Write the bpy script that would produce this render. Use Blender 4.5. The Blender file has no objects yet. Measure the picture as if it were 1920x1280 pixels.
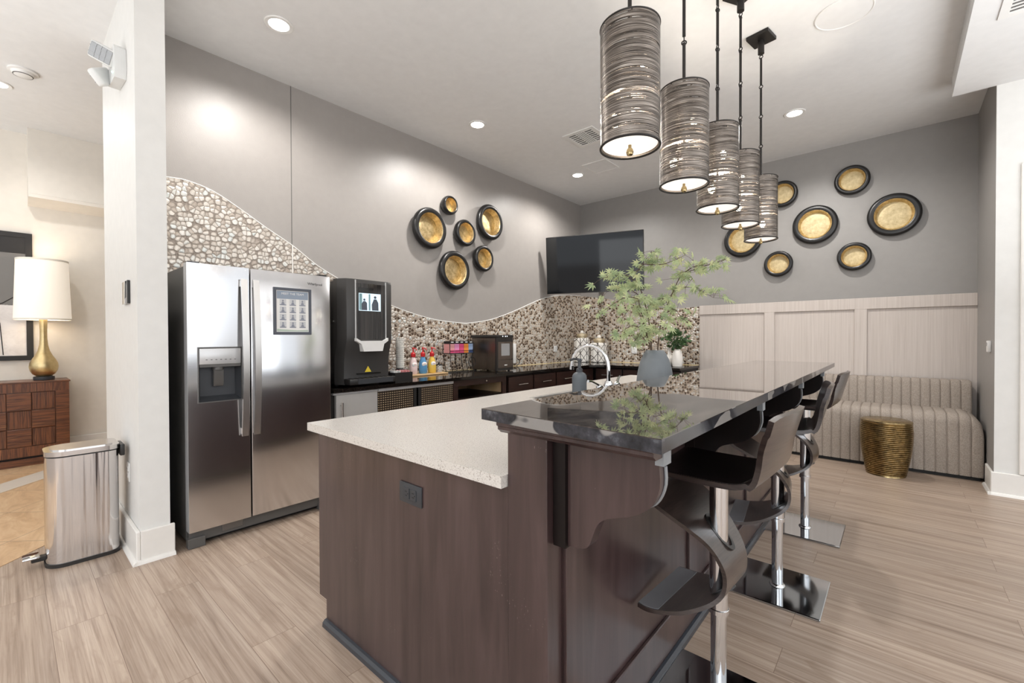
import bpy, bmesh, math, random
from mathutils import Vector, Matrix
random.seed(7)
PI = math.pi
scene = bpy.context.scene
COL = scene.collection

# ------------------------------------------------------------------ colours / materials
def c(r, g, b):
    def f(v):
        v /= 255.0
        return v / 12.92 if v <= 0.04045 else ((v + 0.055) / 1.055) ** 2.4
    return (f(r), f(g), f(b), 1.0)

class N:
    """tiny node-graph helper"""
    def __init__(s, name):
        s.m = bpy.data.materials.new(name); s.m.use_nodes = True
        s.t = s.m.node_tree; s.n = s.t.nodes; s.l = s.t.links
        s.b = s.n['Principled BSDF']; s.out = s.n['Material Output']
    def new(s, typ, **kw):
        n = s.n.new('ShaderNode' + typ)
        for k, v in kw.items():
            setattr(n, k, v)
        return n
    def link(s, a, b): s.l.new(a, b)
    def coord(s, scale=(1, 1, 1), rot=(0, 0, 0), kind='Object'):
        tc = s.new('TexCoord'); mp = s.new('Mapping')
        mp.inputs['Scale'].default_value = scale; mp.inputs['Rotation'].default_value = rot
        s.link(tc.outputs[kind], mp.inputs['Vector']); return mp.outputs['Vector']
    def noise(s, vec, scale, detail=3.0, rough=0.5, dist=0.0):
        n = s.new('TexNoise'); n.inputs['Scale'].default_value = scale
        n.inputs['Detail'].default_value = detail; n.inputs['Roughness'].default_value = rough
        n.inputs['Distortion'].default_value = dist
        if vec is not None: s.link(vec, n.inputs['Vector'])
        return n
    def ramp(s, fac, stops, interp='LINEAR'):
        r = s.new('ValToRGB'); e = r.color_ramp.elements; r.color_ramp.interpolation = interp
        while len(e) < len(stops): e.new(0.5)
        for el, (p, col) in zip(e, stops): el.position = p; el.color = col
        s.link(fac, r.inputs['Fac']); return r.outputs['Color']
    def mix(s, fac, a, b, blend='MIX'):
        n = s.new('Mix', data_type='RGBA', blend_type=blend)
        for sock, v in ((n.inputs[0], fac), (n.inputs[6], a), (n.inputs[7], b)):
            if hasattr(v, 'is_linked'): s.link(v, sock)
            else: sock.default_value = v
        return n.outputs[2]
    def math(s, op, a, b=0.0):
        n = s.new('Math', operation=op)
        for sock, v in ((n.inputs[0], a), (n.inputs[1], b)):
            if hasattr(v, 'is_linked'): s.link(v, sock)
            else: sock.default_value = v
        return n.outputs[0]
    def bump(s, h, strength=0.2, dist=0.01):
        b = s.new('Bump'); b.inputs['Strength'].default_value = strength; b.inputs['Distance'].default_value = dist
        s.link(h, b.inputs['Height']); s.link(b.outputs['Normal'], s.b.inputs['Normal'])
    def set(s, **kw):
        for k, v in kw.items():
            k = k.replace('_', ' ')
            sock = s.b.inputs[k]
            if hasattr(v, 'is_linked'): s.link(v, sock)
            else: sock.default_value = v
        return s

M = {}
def plain(name, col, rough=0.5, metal=0.0, bump=None, **kw):
    n = N(name)
    v = n.coord()
    ns = n.noise(v, 14.0, 3)
    dark = tuple(x * 0.9 for x in col[:3]) + (1.0,)
    n.set(Base_Color=n.mix(ns.outputs['Fac'], col, dark), Roughness=rough, Metallic=metal)
    for k, val in kw.items(): n.set(**{k: val})
    if bump:
        b = n.noise(n.coord(), bump[0], 2); n.bump(b.outputs['Fac'], bump[1], 0.002)
    M[name] = n.m
    return n

def emit(name, col, strength):
    n = N(name); n.set(Base_Color=col, Emission_Color=col, Emission_Strength=strength, Roughness=0.6)
    M[name] = n.m

plain('ceiling_paint', c(232, 232, 232), 0.9)
plain('white_paint', c(226, 225, 222), 0.55, bump=(220, 0.06))
plain('trim_paint', c(234, 231, 226), 0.4)
plain('cream_paint', c(229, 223, 214), 0.7, bump=(200, 0.05))
plain('gray_paint', c(158, 153, 149), 0.38, bump=(240, 0.35))
plain('gray_paint_dark', c(152, 149, 146), 0.42, bump=(240, 0.25))
plain('black_plastic', c(38, 36, 35), 0.38)
plain('coffee_gray', c(56, 54, 53), 0.4)
plain('black_gloss', c(14, 14, 15), 0.07)
plain('black_matte', c(22, 21, 21), 0.6)
plain('dark_gray_plastic', c(88, 86, 84), 0.42)
plain('white_plastic', c(235, 234, 232), 0.35)
plain('silver_plastic', c(205, 205, 206), 0.3, 0.4)
plain('brushed_panel', c(200, 198, 195), 0.34, 0.35)
plain('chrome', c(225, 226, 228), 0.06, 1.0)
plain('nickel', c(214, 210, 206), 0.22, 1.0)
plain('rim_black', c(26, 25, 25), 0.33)
plain('iron', c(46, 43, 41), 0.42, 0.6)
plain('vase_gray', c(112, 117, 121), 0.6, bump=(45, 0.4))
plain('soap_gray', c(82, 87, 92), 0.5)
plain('white_ceramic', c(236, 232, 226), 0.28)
plain('tan_wood', c(206, 172, 128), 0.5)
plain('gold_lid', c(196, 180, 150), 0.3, 0.5)
plain('stem_bark', c(84, 66, 52), 0.7)
plain('leaf_dark', c(52, 82, 46), 0.5)
plain('red_plastic', c(208, 36, 40), 0.35)
plain('bottle_pink', c(232, 208, 206), 0.35)
plain('bottle_blue', c(86, 146, 192), 0.35)
plain('bottle_yellow', c(232, 192, 84), 0.35)
plain('paper_white', c(240, 239, 236), 0.7)
plain('packet_pink', c(234, 150, 196), 0.6)
plain('packet_rose', c(226, 78, 128), 0.6)
plain('packet_orange', c(240, 146, 62), 0.6)
plain('packet_blue', c(150, 172, 206), 0.6)
plain('packet_navy', c(52, 72, 120), 0.6)
plain('packet_blush', c(228, 160, 160), 0.6)
plain('label_red', c(190, 44, 50), 0.5)
plain('label_yellow', c(236, 208, 60), 0.5)
plain('poster_blue', c(150, 162, 178), 0.6)
plain('poster_gray', c(142, 146, 158), 0.6)
plain('poster_green', c(190, 204, 190), 0.6)
plain('poster_frame', c(84, 88, 98), 0.45)
plain('light_strip', c(238, 218, 170), 0.5)
plain('shade_linen', c(240, 236, 226), 0.85)
plain('graphite', c(60, 62, 66), 0.45, 0.2)
plain('foot_pad', c(136, 136, 140), 0.34, 0.4)
plain('hinge_metal', c(120, 118, 116), 0.35, 0.7)
plain('pale_metal', c(150, 154, 158), 0.4, 0.3)
plain('shoe_dark', c(54, 57, 63), 0.25)
plain('art_black', c(30, 28, 28), 0.5)
plain('unit_white', c(222, 223, 222), 0.45)
plain('lens_gray', c(176, 178, 180), 0.25, 0.3)
plain('vent_dark', c(96, 94, 92), 0.7)
plain('grille_black', c(30, 26, 22), 0.5)
emit('can_glow', (1.0, 0.97, 0.92, 1), 14.0)
emit('bulb_glow', (1.0, 0.86, 0.62, 1), 60.0)
emit('diffuser_glow', (1.0, 0.97, 0.93, 1), 0.75)
emit('lamp_glow', (1.0, 0.93, 0.82, 1), 0.3)
emit('screen_glow', c(196, 214, 226), 0.9)
emit('led_green', (0.3, 1.0, 0.6, 1), 3.0)
emit('led_white', (0.9, 0.95, 1.0, 1), 2.0)
plain('figure_gray', c(86, 92, 104), 0.6)
plain('figure_teal', c(132, 170, 178), 0.6)

def wood_floor():
    n = N('vinyl_plank'); tc = n.new('TexCoord'); mp = n.new('Mapping')
    mp.inputs['Location'].default_value = (0.35, 0.06, 0)
    n.link(tc.outputs['Object'], mp.inputs['Vector']); v = mp.outputs['Vector']
    br = n.new('TexBrick'); br.offset = 0.37; br.offset_frequency = 2
    br.inputs['Color1'].default_value = (0, 0, 0, 1); br.inputs['Color2'].default_value = (1, 1, 1, 1)
    br.inputs['Mortar'].default_value = (0.5, 0.5, 0.5, 1); br.inputs['Scale'].default_value = 1.0
    br.inputs['Mortar Size'].default_value = 0.0012; br.inputs['Brick Width'].default_value = 1.22; br.inputs['Row Height'].default_value = 0.18
    n.link(v, br.inputs['Vector'])
    # per plank offset of the grain
    off = n.new('VectorMath', operation='SCALE'); off.inputs['Scale'].default_value = 17.0
    n.link(br.outputs['Color'], off.inputs[0])
    add = n.new('VectorMath', operation='ADD'); n.link(v, add.inputs[0]); n.link(off.outputs[0], add.inputs[1])
    st = n.new('VectorMath', operation='MULTIPLY'); st.inputs[1].default_value = (0.55, 17.0, 1.0); n.link(add.outputs[0], st.inputs[0])
    g1 = n.noise(st.outputs[0], 2.2, 7, 0.6, 0.5)
    st2 = n.new('VectorMath', operation='MULTIPLY'); st2.inputs[1].default_value = (1.4, 95.0, 1.0); n.link(add.outputs[0], st2.inputs[0])
    g2 = n.noise(st2.outputs[0], 2.0, 4, 0.6)
    st3 = n.new('VectorMath', operation='MULTIPLY'); st3.inputs[1].default_value = (1.6, 6.0, 1.0); n.link(add.outputs[0], st3.inputs[0])
    g3 = n.noise(st3.outputs[0], 2.2, 3, 0.6, 1.2)
    base = n.ramp(g1.outputs['Fac'], [(0.26, c(122, 104, 90)), (0.42, c(155, 137, 122)), (0.58, c(172, 155, 140)), (0.8, c(187, 172, 158))])
    base = n.mix(n.ramp(g2.outputs['Fac'], [(0.3, (0.6, 0.6, 0.6, 1)), (0.52, (0, 0, 0, 1))]), base, c(128, 108, 92))
    base = n.mix(n.ramp(g3.outputs['Fac'], [(0.58, (0, 0, 0, 1)), (0.8, (0.7, 0.7, 0.7, 1))]), base, c(134, 113, 96))
    tint = n.ramp(br.outputs['Color'], [(0.0, (0.93, 0.92, 0.915, 1)), (1.0, (1.05, 1.035, 1.02, 1))])
    base = n.mix(1.0, base, tint, 'MULTIPLY')
    base = n.mix(br.outputs['Fac'], base, c(118, 98, 84))
    n.set(Base_Color=base, Roughness=0.4)
    n.bump(g2.outputs['Fac'], 0.12, 0.002)
    M['vinyl_plank'] = n.m
wood_floor()

def stone_tile():
    n = N('stone_tile'); v = n.coord((1, 1, 1), (0, 0, PI / 4))
    br = n.new('TexBrick'); br.offset = 0.0
    br.inputs['Color1'].default_value = (0.2, 0.2, 0.2, 1); br.inputs['Color2'].default_value = (0.9, 0.9, 0.9, 1)
    br.inputs['Scale'].default_value = 1.0; br.inputs['Mortar Size'].default_value = 0.003
    br.inputs['Brick Width'].default_value = 0.5; br.inputs['Row Height'].default_value = 0.5
    n.link(v, br.inputs['Vector'])
    ns = n.noise(n.coord((1.0, 3.0, 1.0), (0, 0, PI / 4)), 3.0, 6, 0.65, 1.5)
    base = n.ramp(ns.outputs['Fac'], [(0.3, c(176, 138, 100)), (0.5, c(208, 172, 132)), (0.7, c(226, 198, 162))])
    base = n.mix(0.35, base, n.mix(br.outputs['Color'], c(190, 152, 112), c(226, 200, 166)))
    base = n.mix(br.outputs['Fac'], base, c(160, 136, 112))
    n.set(Base_Color=base, Roughness=0.35); M['stone_tile'] = n.m
stone_tile()
plain('border_tile', c(214, 204, 192), 0.4)

def streak(name, cols, scale_vec, nscale, rough=0.4, detail=5, bump=0.0, **kw):
    n = N(name); v = n.coord(scale_vec)
    a = n.noise(v, nscale, detail, 0.6, 0.4)
    n.set(Base_Color=n.ramp(a.outputs['Fac'], [(0.28 + 0.44 * i / (len(cols) - 1), col) for i, col in enumerate(cols)]), Roughness=rough)
    for k, val in kw.items(): n.set(**{k: val})
    if bump: n.bump(a.outputs['Fac'], bump, 0.003)
    M[name] = n.m
streak('espresso_wood', [c(46, 33, 33), c(63, 48, 47), c(76, 60, 59)], (9, 9, 0.8), 2.0, 0.3, Coat_Weight=0.3, Coat_Roughness=0.2)
streak('espresso_dark', [c(13, 9, 9), c(21, 14, 13), c(27, 18, 17)], (9, 9, 0.9), 2.0, 0.4, Specular_IOR_Level=0.25)  # darker espresso; shade under the bar is partly put into this colour
streak('drawer_wood', [c(32, 18, 15), c(46, 27, 22), c(52, 31, 25)], (3, 3, 14), 2.0, 0.35)
streak('stool_wood', [c(30, 21, 20), c(48, 37, 34), c(64, 52, 48)], (3.0, 2.0, 40), 3.0, 0.3, bump=0.1, Coat_Weight=0.7, Coat_Roughness=0.25)
streak('stool_seat_top', [c(13, 8, 7), c(18, 12, 11), c(30, 20, 18)], (3.0, 30, 2), 3.0, 0.3)
streak('walnut_vertical', [c(46, 23, 12), c(120, 72, 42), c(70, 36, 20), c(160, 106, 66)], (30, 30, 1.2), 1.6, 0.3)
streak('walnut_horizontal', [c(46, 23, 12), c(120, 72, 42), c(70, 36, 20), c(160, 106, 66)], (1.2, 1.2, 30), 1.6, 0.3)
streak('washed_panel', [c(190, 180, 172), c(201, 191, 184), c(209, 200, 193)], (34, 34, 0.6), 2.2, 0.5)
streak('maple_interior', [c(196, 160, 116), c(214, 182, 140)], (4, 4, 1), 2.0, 0.5)

def scuff(name):
    # small chips and scratches showing pale wood through the dark stain
    m = M[name]; t = m.node_tree; b = t.nodes['Principled BSDF']; src = b.inputs['Base Color'].links[0].from_socket
    n = N.__new__(N); n.m = m; n.t = t; n.n = t.nodes; n.l = t.links; n.b = b
    a = n.noise(n.coord((1.6, 1.6, 0.8)), 150, 2); k = n.noise(n.coord(), 3.2, 2)
    f = n.math('MULTIPLY', n.math('GREATER_THAN', a.outputs['Fac'], 0.70), n.math('GREATER_THAN', k.outputs['Fac'], 0.60))
    n.link(n.mix(n.math('MULTIPLY', f, 0.3), src, c(170, 158, 152)), b.inputs['Base Color'])
scuff('espresso_wood')
scuff('stool_seat_top')

def steel(name, col, rough, axis='z', amp=0.05):
    n = N(name)
    sv = {'z': (120, 120, 0.6), 'h': (0.6, 0.6, 260)}[axis]
    a = n.noise(n.coord(sv), 3.0, 3)
    n.set(Base_Color=col, Metallic=1.0,
          Roughness=n.ramp(a.outputs['Fac'], [(0.2, (rough - amp,) * 3 + (1,)), (0.8, (rough + amp,) * 3 + (1,))]))
    M[name] = n.m
steel('stainless', c(214, 214, 216), 0.17, 'h', 0.02)
steel('stainless_can', c(212, 208, 206), 0.15, 'z', 0.02)
n_ = N('stainless_wavy'); a_ = n_.noise(n_.coord((11, 11, 0.35)), 2.0, 2); n_.set(Base_Color=c(212, 208, 206), Metallic=1.0, Roughness=0.13); n_.bump(a_.outputs['Fac'], 0.22, 0.03); M['stainless_wavy'] = n_.m
steel('stainless_satin', c(216, 213, 210), 0.32, 'h')
steel('stainless_bronze', c(120, 112, 106), 0.3, 'z')
steel('mirror_steel', c(180, 184, 188), 0.07, 'h', 0.02)

def brass(name, c1, c2, rough, ring=0.0):
    n = N(name); a = n.noise(n.coord(), 26, 6, 0.7)
    n.set(Base_Color=n.ramp(a.outputs['Fac'], [(0.3, c1), (0.65, c2)]), Metallic=1.0, Roughness=rough)
    n.bump(a.outputs['Fac'], 0.1, 0.003); M[name] = n.m
brass('gold_leaf', c(170, 144, 98), c(234, 214, 170), 0.45)
brass('antique_brass', c(116, 98, 68), c(186, 164, 120), 0.27)
brass('lamp_brass', c(200, 178, 132), c(214, 194, 148), 0.36)

brass('gold_disc', c(176, 156, 116), c(216, 200, 160), 0.55)
M['gold_disc'].node_tree.nodes['Principled BSDF'].inputs['Metallic'].default_value = 0.3

def quartz():
    n = N('white_quartz'); v = n.coord()
    sp = n.noise(v, 260, 2); s2 = n.noise(v, 120, 2)
    base = n.ramp(sp.outputs['Fac'], [(0.30, c(146, 138, 130)), (0.42, c(204, 199, 193)), (0.7, c(209, 204, 198))])
    base = n.mix(n.ramp(s2.outputs['Fac'], [(0.66, (0, 0, 0, 1)), (0.72, (0.7, 0.7, 0.7, 1))]), base, c(190, 182, 172))
    n.set(Base_Color=base, Roughness=0.2); M['white_quartz'] = n.m
quartz()
def marble():
    n = N('dark_marble'); v = n.coord((2.4, 1.0, 2.4))
    a = n.noise(v, 5.0, 8, 0.68, 1.8)
    base = n.ramp(a.outputs['Fac'], [(0.26, c(26, 23, 22)), (0.45, c(54, 47, 43)), (0.6, c(84, 75, 68)), (0.8, c(116, 106, 98))])
    b = n.noise(n.coord((1, 1, 1)), 3.4, 3, 0.5, 0.6)
    base = n.mix(n.ramp(b.outputs['Fac'], [(0.68, (0, 0, 0, 1)), (0.71, (0.5, 0.5, 0.5, 1))]), base, c(120, 112, 104))
    n.set(Base_Color=base, Roughness=0.02, Coat_Weight=0.6, Coat_Roughness=0.01, Coat_IOR=1.5)
    M['dark_marble'] = n.m
    n = N('dark_marble_edge'); b = n.noise(n.coord((1, 1, 2.5)), 4.2, 2, 0.5, 0.3); a = n.noise(n.coord(), 26, 5, 0.65)
    base = n.ramp(a.outputs['Fac'], [(0.35, c(26, 27, 31)), (0.6, c(56, 57, 63)), (0.8, c(104, 106, 112))])
    base = n.mix(n.ramp(b.outputs['Fac'], [(0.58, (0, 0, 0, 1)), (0.595, (0.75, 0.75, 0.75, 1))]), base, c(150, 146, 142))
    n.set(Base_Color=base, Roughness=0.16); M['dark_marble_edge'] = n.m
    n = N('black_granite'); a = n.noise(n.coord(), 90, 4, 0.7)
    n.set(Base_Color=n.ramp(a.outputs['Fac'], [(0.45, c(12, 11, 11)), (0.7, c(46, 38, 32))]), Roughness=0.07); M['black_granite'] = n.m
marble()

def pebble(name, plane):
    n = N(name); tc = n.new('TexCoord'); sep = n.new('SeparateXYZ'); n.link(tc.outputs['Object'], sep.inputs[0])
    cmb = n.new('CombineXYZ'); n.link(sep.outputs['Y' if plane == 'yz' else 'X'], cmb.inputs[0]); n.link(sep.outputs['Z'], cmb.inputs[1])
    v = cmb.outputs[0]
    def vor(feature):
        t = n.new('TexVoronoi', voronoi_dimensions='2D', feature=feature); t.inputs['Scale'].default_value = 28.0
        t.inputs['Randomness'].default_value = 0.95; n.link(v, t.inputs['Vector']); return t
    f1 = vor('F1'); de = vor('DISTANCE_TO_EDGE')
    sc = n.new('SeparateColor'); n.link(f1.outputs['Color'], sc.inputs[0])
    # dark pebble share rises along the run: change of reflected light put into colour
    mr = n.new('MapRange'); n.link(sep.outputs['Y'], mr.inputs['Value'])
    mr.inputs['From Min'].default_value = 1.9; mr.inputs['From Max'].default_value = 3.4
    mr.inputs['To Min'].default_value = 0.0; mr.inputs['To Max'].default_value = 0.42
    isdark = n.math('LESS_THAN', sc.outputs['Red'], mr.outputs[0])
    light = n.ramp(sc.outputs['Green'], [(0.0, c(176, 164, 152)), (0.35, c(204, 196, 186)), (0.75, c(224, 218, 210)), (1.0, c(208, 213, 211))])
    dark = n.ramp(sc.outputs['Blue'], [(0.0, c(78, 64, 54)), (1.0, c(116, 98, 84))])
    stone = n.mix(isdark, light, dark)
    e1 = n.ramp(de.outputs['Distance'], [(0.045, (0, 0, 0, 1)), (0.09, (1, 1, 1, 1))])
    e2 = n.ramp(f1.outputs['Distance'], [(0.50, (1, 1, 1, 1)), (0.56, (0, 0, 0, 1))])
    edge = n.mix(1.0, e1, e2, 'MULTIPLY')
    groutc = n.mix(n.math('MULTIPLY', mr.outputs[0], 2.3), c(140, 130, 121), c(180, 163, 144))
    n.set(Base_Color=n.mix(edge, groutc, stone), Roughness=n.ramp(edge, [(0, (0.8,) * 3 + (1,)), (1, (0.26,) * 3 + (1,))]),
          Metallic=n.math('MULTIPLY', edge, 0.3))
    h = n.ramp(de.outputs['Distance'], [(0.02, (0, 0, 0, 1)), (0.3, (1, 1, 1, 1))])
    hh = n.math('ADD', h, n.math('MULTIPLY', sc.outputs['Red'], 0.0))
    n.bump(hh, 0.5, 0.006); M[name] = n.m
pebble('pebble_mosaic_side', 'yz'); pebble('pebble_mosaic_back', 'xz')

def tweed():
    n = N('tweed'); a = n.noise(n.coord(), 160, 3, 0.8); b = n.noise(n.coord((1, 1, 1)), 420, 1)
    base = n.ramp(a.outputs['Fac'], [(0.3, c(126, 116, 107)), (0.5, c(158, 147, 137)), (0.7, c(180, 170, 159))])
    n.set(Base_Color=base, Roughness=0.95); n.bump(b.outputs['Fac'], 0.3, 0.002); M['tweed'] = n.m
tweed()
def leafmat(name, a, b, d):
    n = N(name); ns = n.noise(n.coord(), 16, 2)
    n.set(Base_Color=n.ramp(ns.outputs['Fac'], [(0.3, a), (0.5, b), (0.7, d)]), Roughness=0.6)
    tr = n.new('BsdfTranslucent'); n.link(n.ramp(ns.outputs['Fac'], [(0.3, a), (0.7, d)]), tr.inputs['Color'])
    mx = n.new('MixShader'); mx.inputs[0].default_value = 0.3
    n.link(n.b.outputs[0], mx.inputs[1]); n.link(tr.outputs[0], mx.inputs[2]); n.link(mx.outputs[0], n.out.inputs['Surface'])
    M[name] = n.m
leafmat('maple_leaf', c(142, 160, 122), c(182, 194, 150), c(212, 214, 168))
leafmat('ficus_leaf', c(34, 60, 34), c(60, 92, 50), c(104, 130, 84))

def woven(name):
    # wire-wrapped metal drum: thin irregular horizontal strands with gaps between
    n = N(name); tc = n.new('TexCoord')
    mp = n.new('Mapping'); mp.inputs['Scale'].default_value = (2.2, 2.2, 170); mp.inputs['Rotation'].default_value = (0.035, 0.03, 0); n.link(tc.outputs['Object'], mp.inputs['Vector'])
    a = n.noise(mp.outputs[0], 2.0, 3, 0.62)
    mp2 = n.new('Mapping'); mp2.inputs['Scale'].default_value = (3.0, 3.0, 250); mp2.inputs['Rotation'].default_value = (-0.05, 0.02, 0); n.link(tc.outputs['Object'], mp2.inputs['Vector'])
    b = n.noise(mp2.outputs[0], 2.0, 2, 0.5)
    col = n.ramp(b.outputs['Fac'], [(0.3, c(42, 38, 35)), (0.45, c(86, 79, 73)), (0.6, c(138, 129, 121)), (0.75, c(208, 200, 191))])
    n.set(Base_Color=col, Metallic=0.85, Roughness=0.34); n.bump(b.outputs['Fac'], 0.35, 0.002)
    tr = n.new('BsdfTransparent'); mx = n.new('MixShader')
    gap = n.ramp(a.outputs['Fac'], [(0.57, (0, 0, 0, 1)), (0.60, (1, 1, 1, 1))])
    n.link(gap, mx.inputs[0]); n.link(n.b.outputs[0], mx.inputs[1]); n.link(tr.outputs[0], mx.inputs[2])
    n.link(mx.outputs[0], n.out.inputs['Surface']); M[name] = n.m
woven('wire_weave')

def grid_mesh(name):
    # perforated cooler door: brown glass behind a grid of pale square dots
    n = N(name); tc = n.new('TexCoord'); sep = n.new('SeparateXYZ'); n.link(tc.outputs['Object'], sep.inputs[0])
    def cell(sock, k, w):
        f = n.math('FRACT', n.math('MULTIPLY', sock, k)); return n.math('LESS_THAN', f, w)
    m = n.math('MULTIPLY', cell(sep.outputs['Y'], 44.0, 0.55), cell(sep.outputs['Z'], 52.0, 0.42))
    n.set(Base_Color=n.mix(m, c(34, 24, 18), c(176, 156, 128)), Roughness=0.35); M[name] = n.m
grid_mesh('perforated_panel')

def jarmat():
    n = N('trellis_ceramic'); tc = n.new('TexCoord'); sep = n.new('SeparateXYZ'); n.link(tc.outputs['Object'], sep.inputs[0])
    u = n.math('ADD', n.math('MULTIPLY', sep.outputs['X'], 7.0), n.math('MULTIPLY', sep.outputs['Y'], 7.0)); z = n.math('MULTIPLY', sep.outputs['Z'], 7.0)
    def line(s):
        f = n.math('ABSOLUTE', n.math('SUBTRACT', n.math('FRACT', s), 0.5)); return n.math('LESS_THAN', f, 0.045)
    m = n.math('MAXIMUM', line(n.math('ADD', u, z)), line(n.math('SUBTRACT', u, z)))
    m = n.math('MAXIMUM', m, line(n.math('MULTIPLY', u, 1.0)))
    n.set(Base_Color=n.mix(m, c(236, 232, 226), c(60, 54, 50)), Roughness=0.25); M['trellis_ceramic'] = n.m
    n = N('chevron'); tc = n.new('TexCoord'); sep = n.new('SeparateXYZ'); n.link(tc.outputs['Object'], sep.inputs[0])
    zz = n.math('ABSOLUTE', n.math('SUBTRACT', n.math('FRACT', n.math('MULTIPLY', sep.outputs['Y'], 40.0)), 0.5))
    f = n.math('FRACT', n.math('ADD', n.math('MULTIPLY', sep.outputs['Z'], 60.0), zz)); m = n.math('LESS_THAN', f, 0.5)
    n.set(Base_Color=n.mix(m, c(238, 236, 232), c(26, 25, 25)), Roughness=0.35); M['chevron'] = n.m
    n = N('printed_cup'); tc = n.new('TexCoord'); v = n.coord((1, 1, 1)); vo = n.new('TexVoronoi'); vo.inputs['Scale'].default_value = 90.0; n.link(v, vo.inputs['Vector'])
    n.set(Base_Color=n.ramp(vo.outputs['Distance'], [(0.2, c(150, 138, 120)), (0.32, c(238, 235, 228))]), Roughness=0.6); M['printed_cup'] = n.m
    n = N('abstract_canvas'); tc = n.new('TexCoord'); a = n.noise(n.coord(), 3.0, 6, 0.7, 1.5); sep = n.new('SeparateXYZ'); n.link(tc.outputs['Object'], sep.inputs[0])
    base = n.ramp(a.outputs['Fac'], [(0.3, c(206, 200, 198)), (0.6, c(232, 228, 226))])
    top = n.math('GREATER_THAN', n.math('ADD', sep.outputs['Z'], n.math('MULTIPLY', a.outputs['Fac'], 0.08)), 0.62)
    n.set(Base_Color=n.mix(top, base, c(120, 118, 116)), Roughness=0.7); M['abstract_canvas'] = n.m
    n = N('tv_screen'); n.set(Base_Color=c(12, 14, 18), Roughness=0.05, Specular_IOR_Level=0.4); M['tv_screen'] = n.m
    n = N('dark_glass'); st = n.noise(n.coord((1, 40, 1)), 2.0, 2); n.set(Base_Color=n.ramp(st.outputs['Fac'], [(0.35, c(22, 21, 22)), (0.7, c(58, 54, 52))]), Roughness=0.08); M['dark_glass'] = n.m
jarmat()

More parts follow.
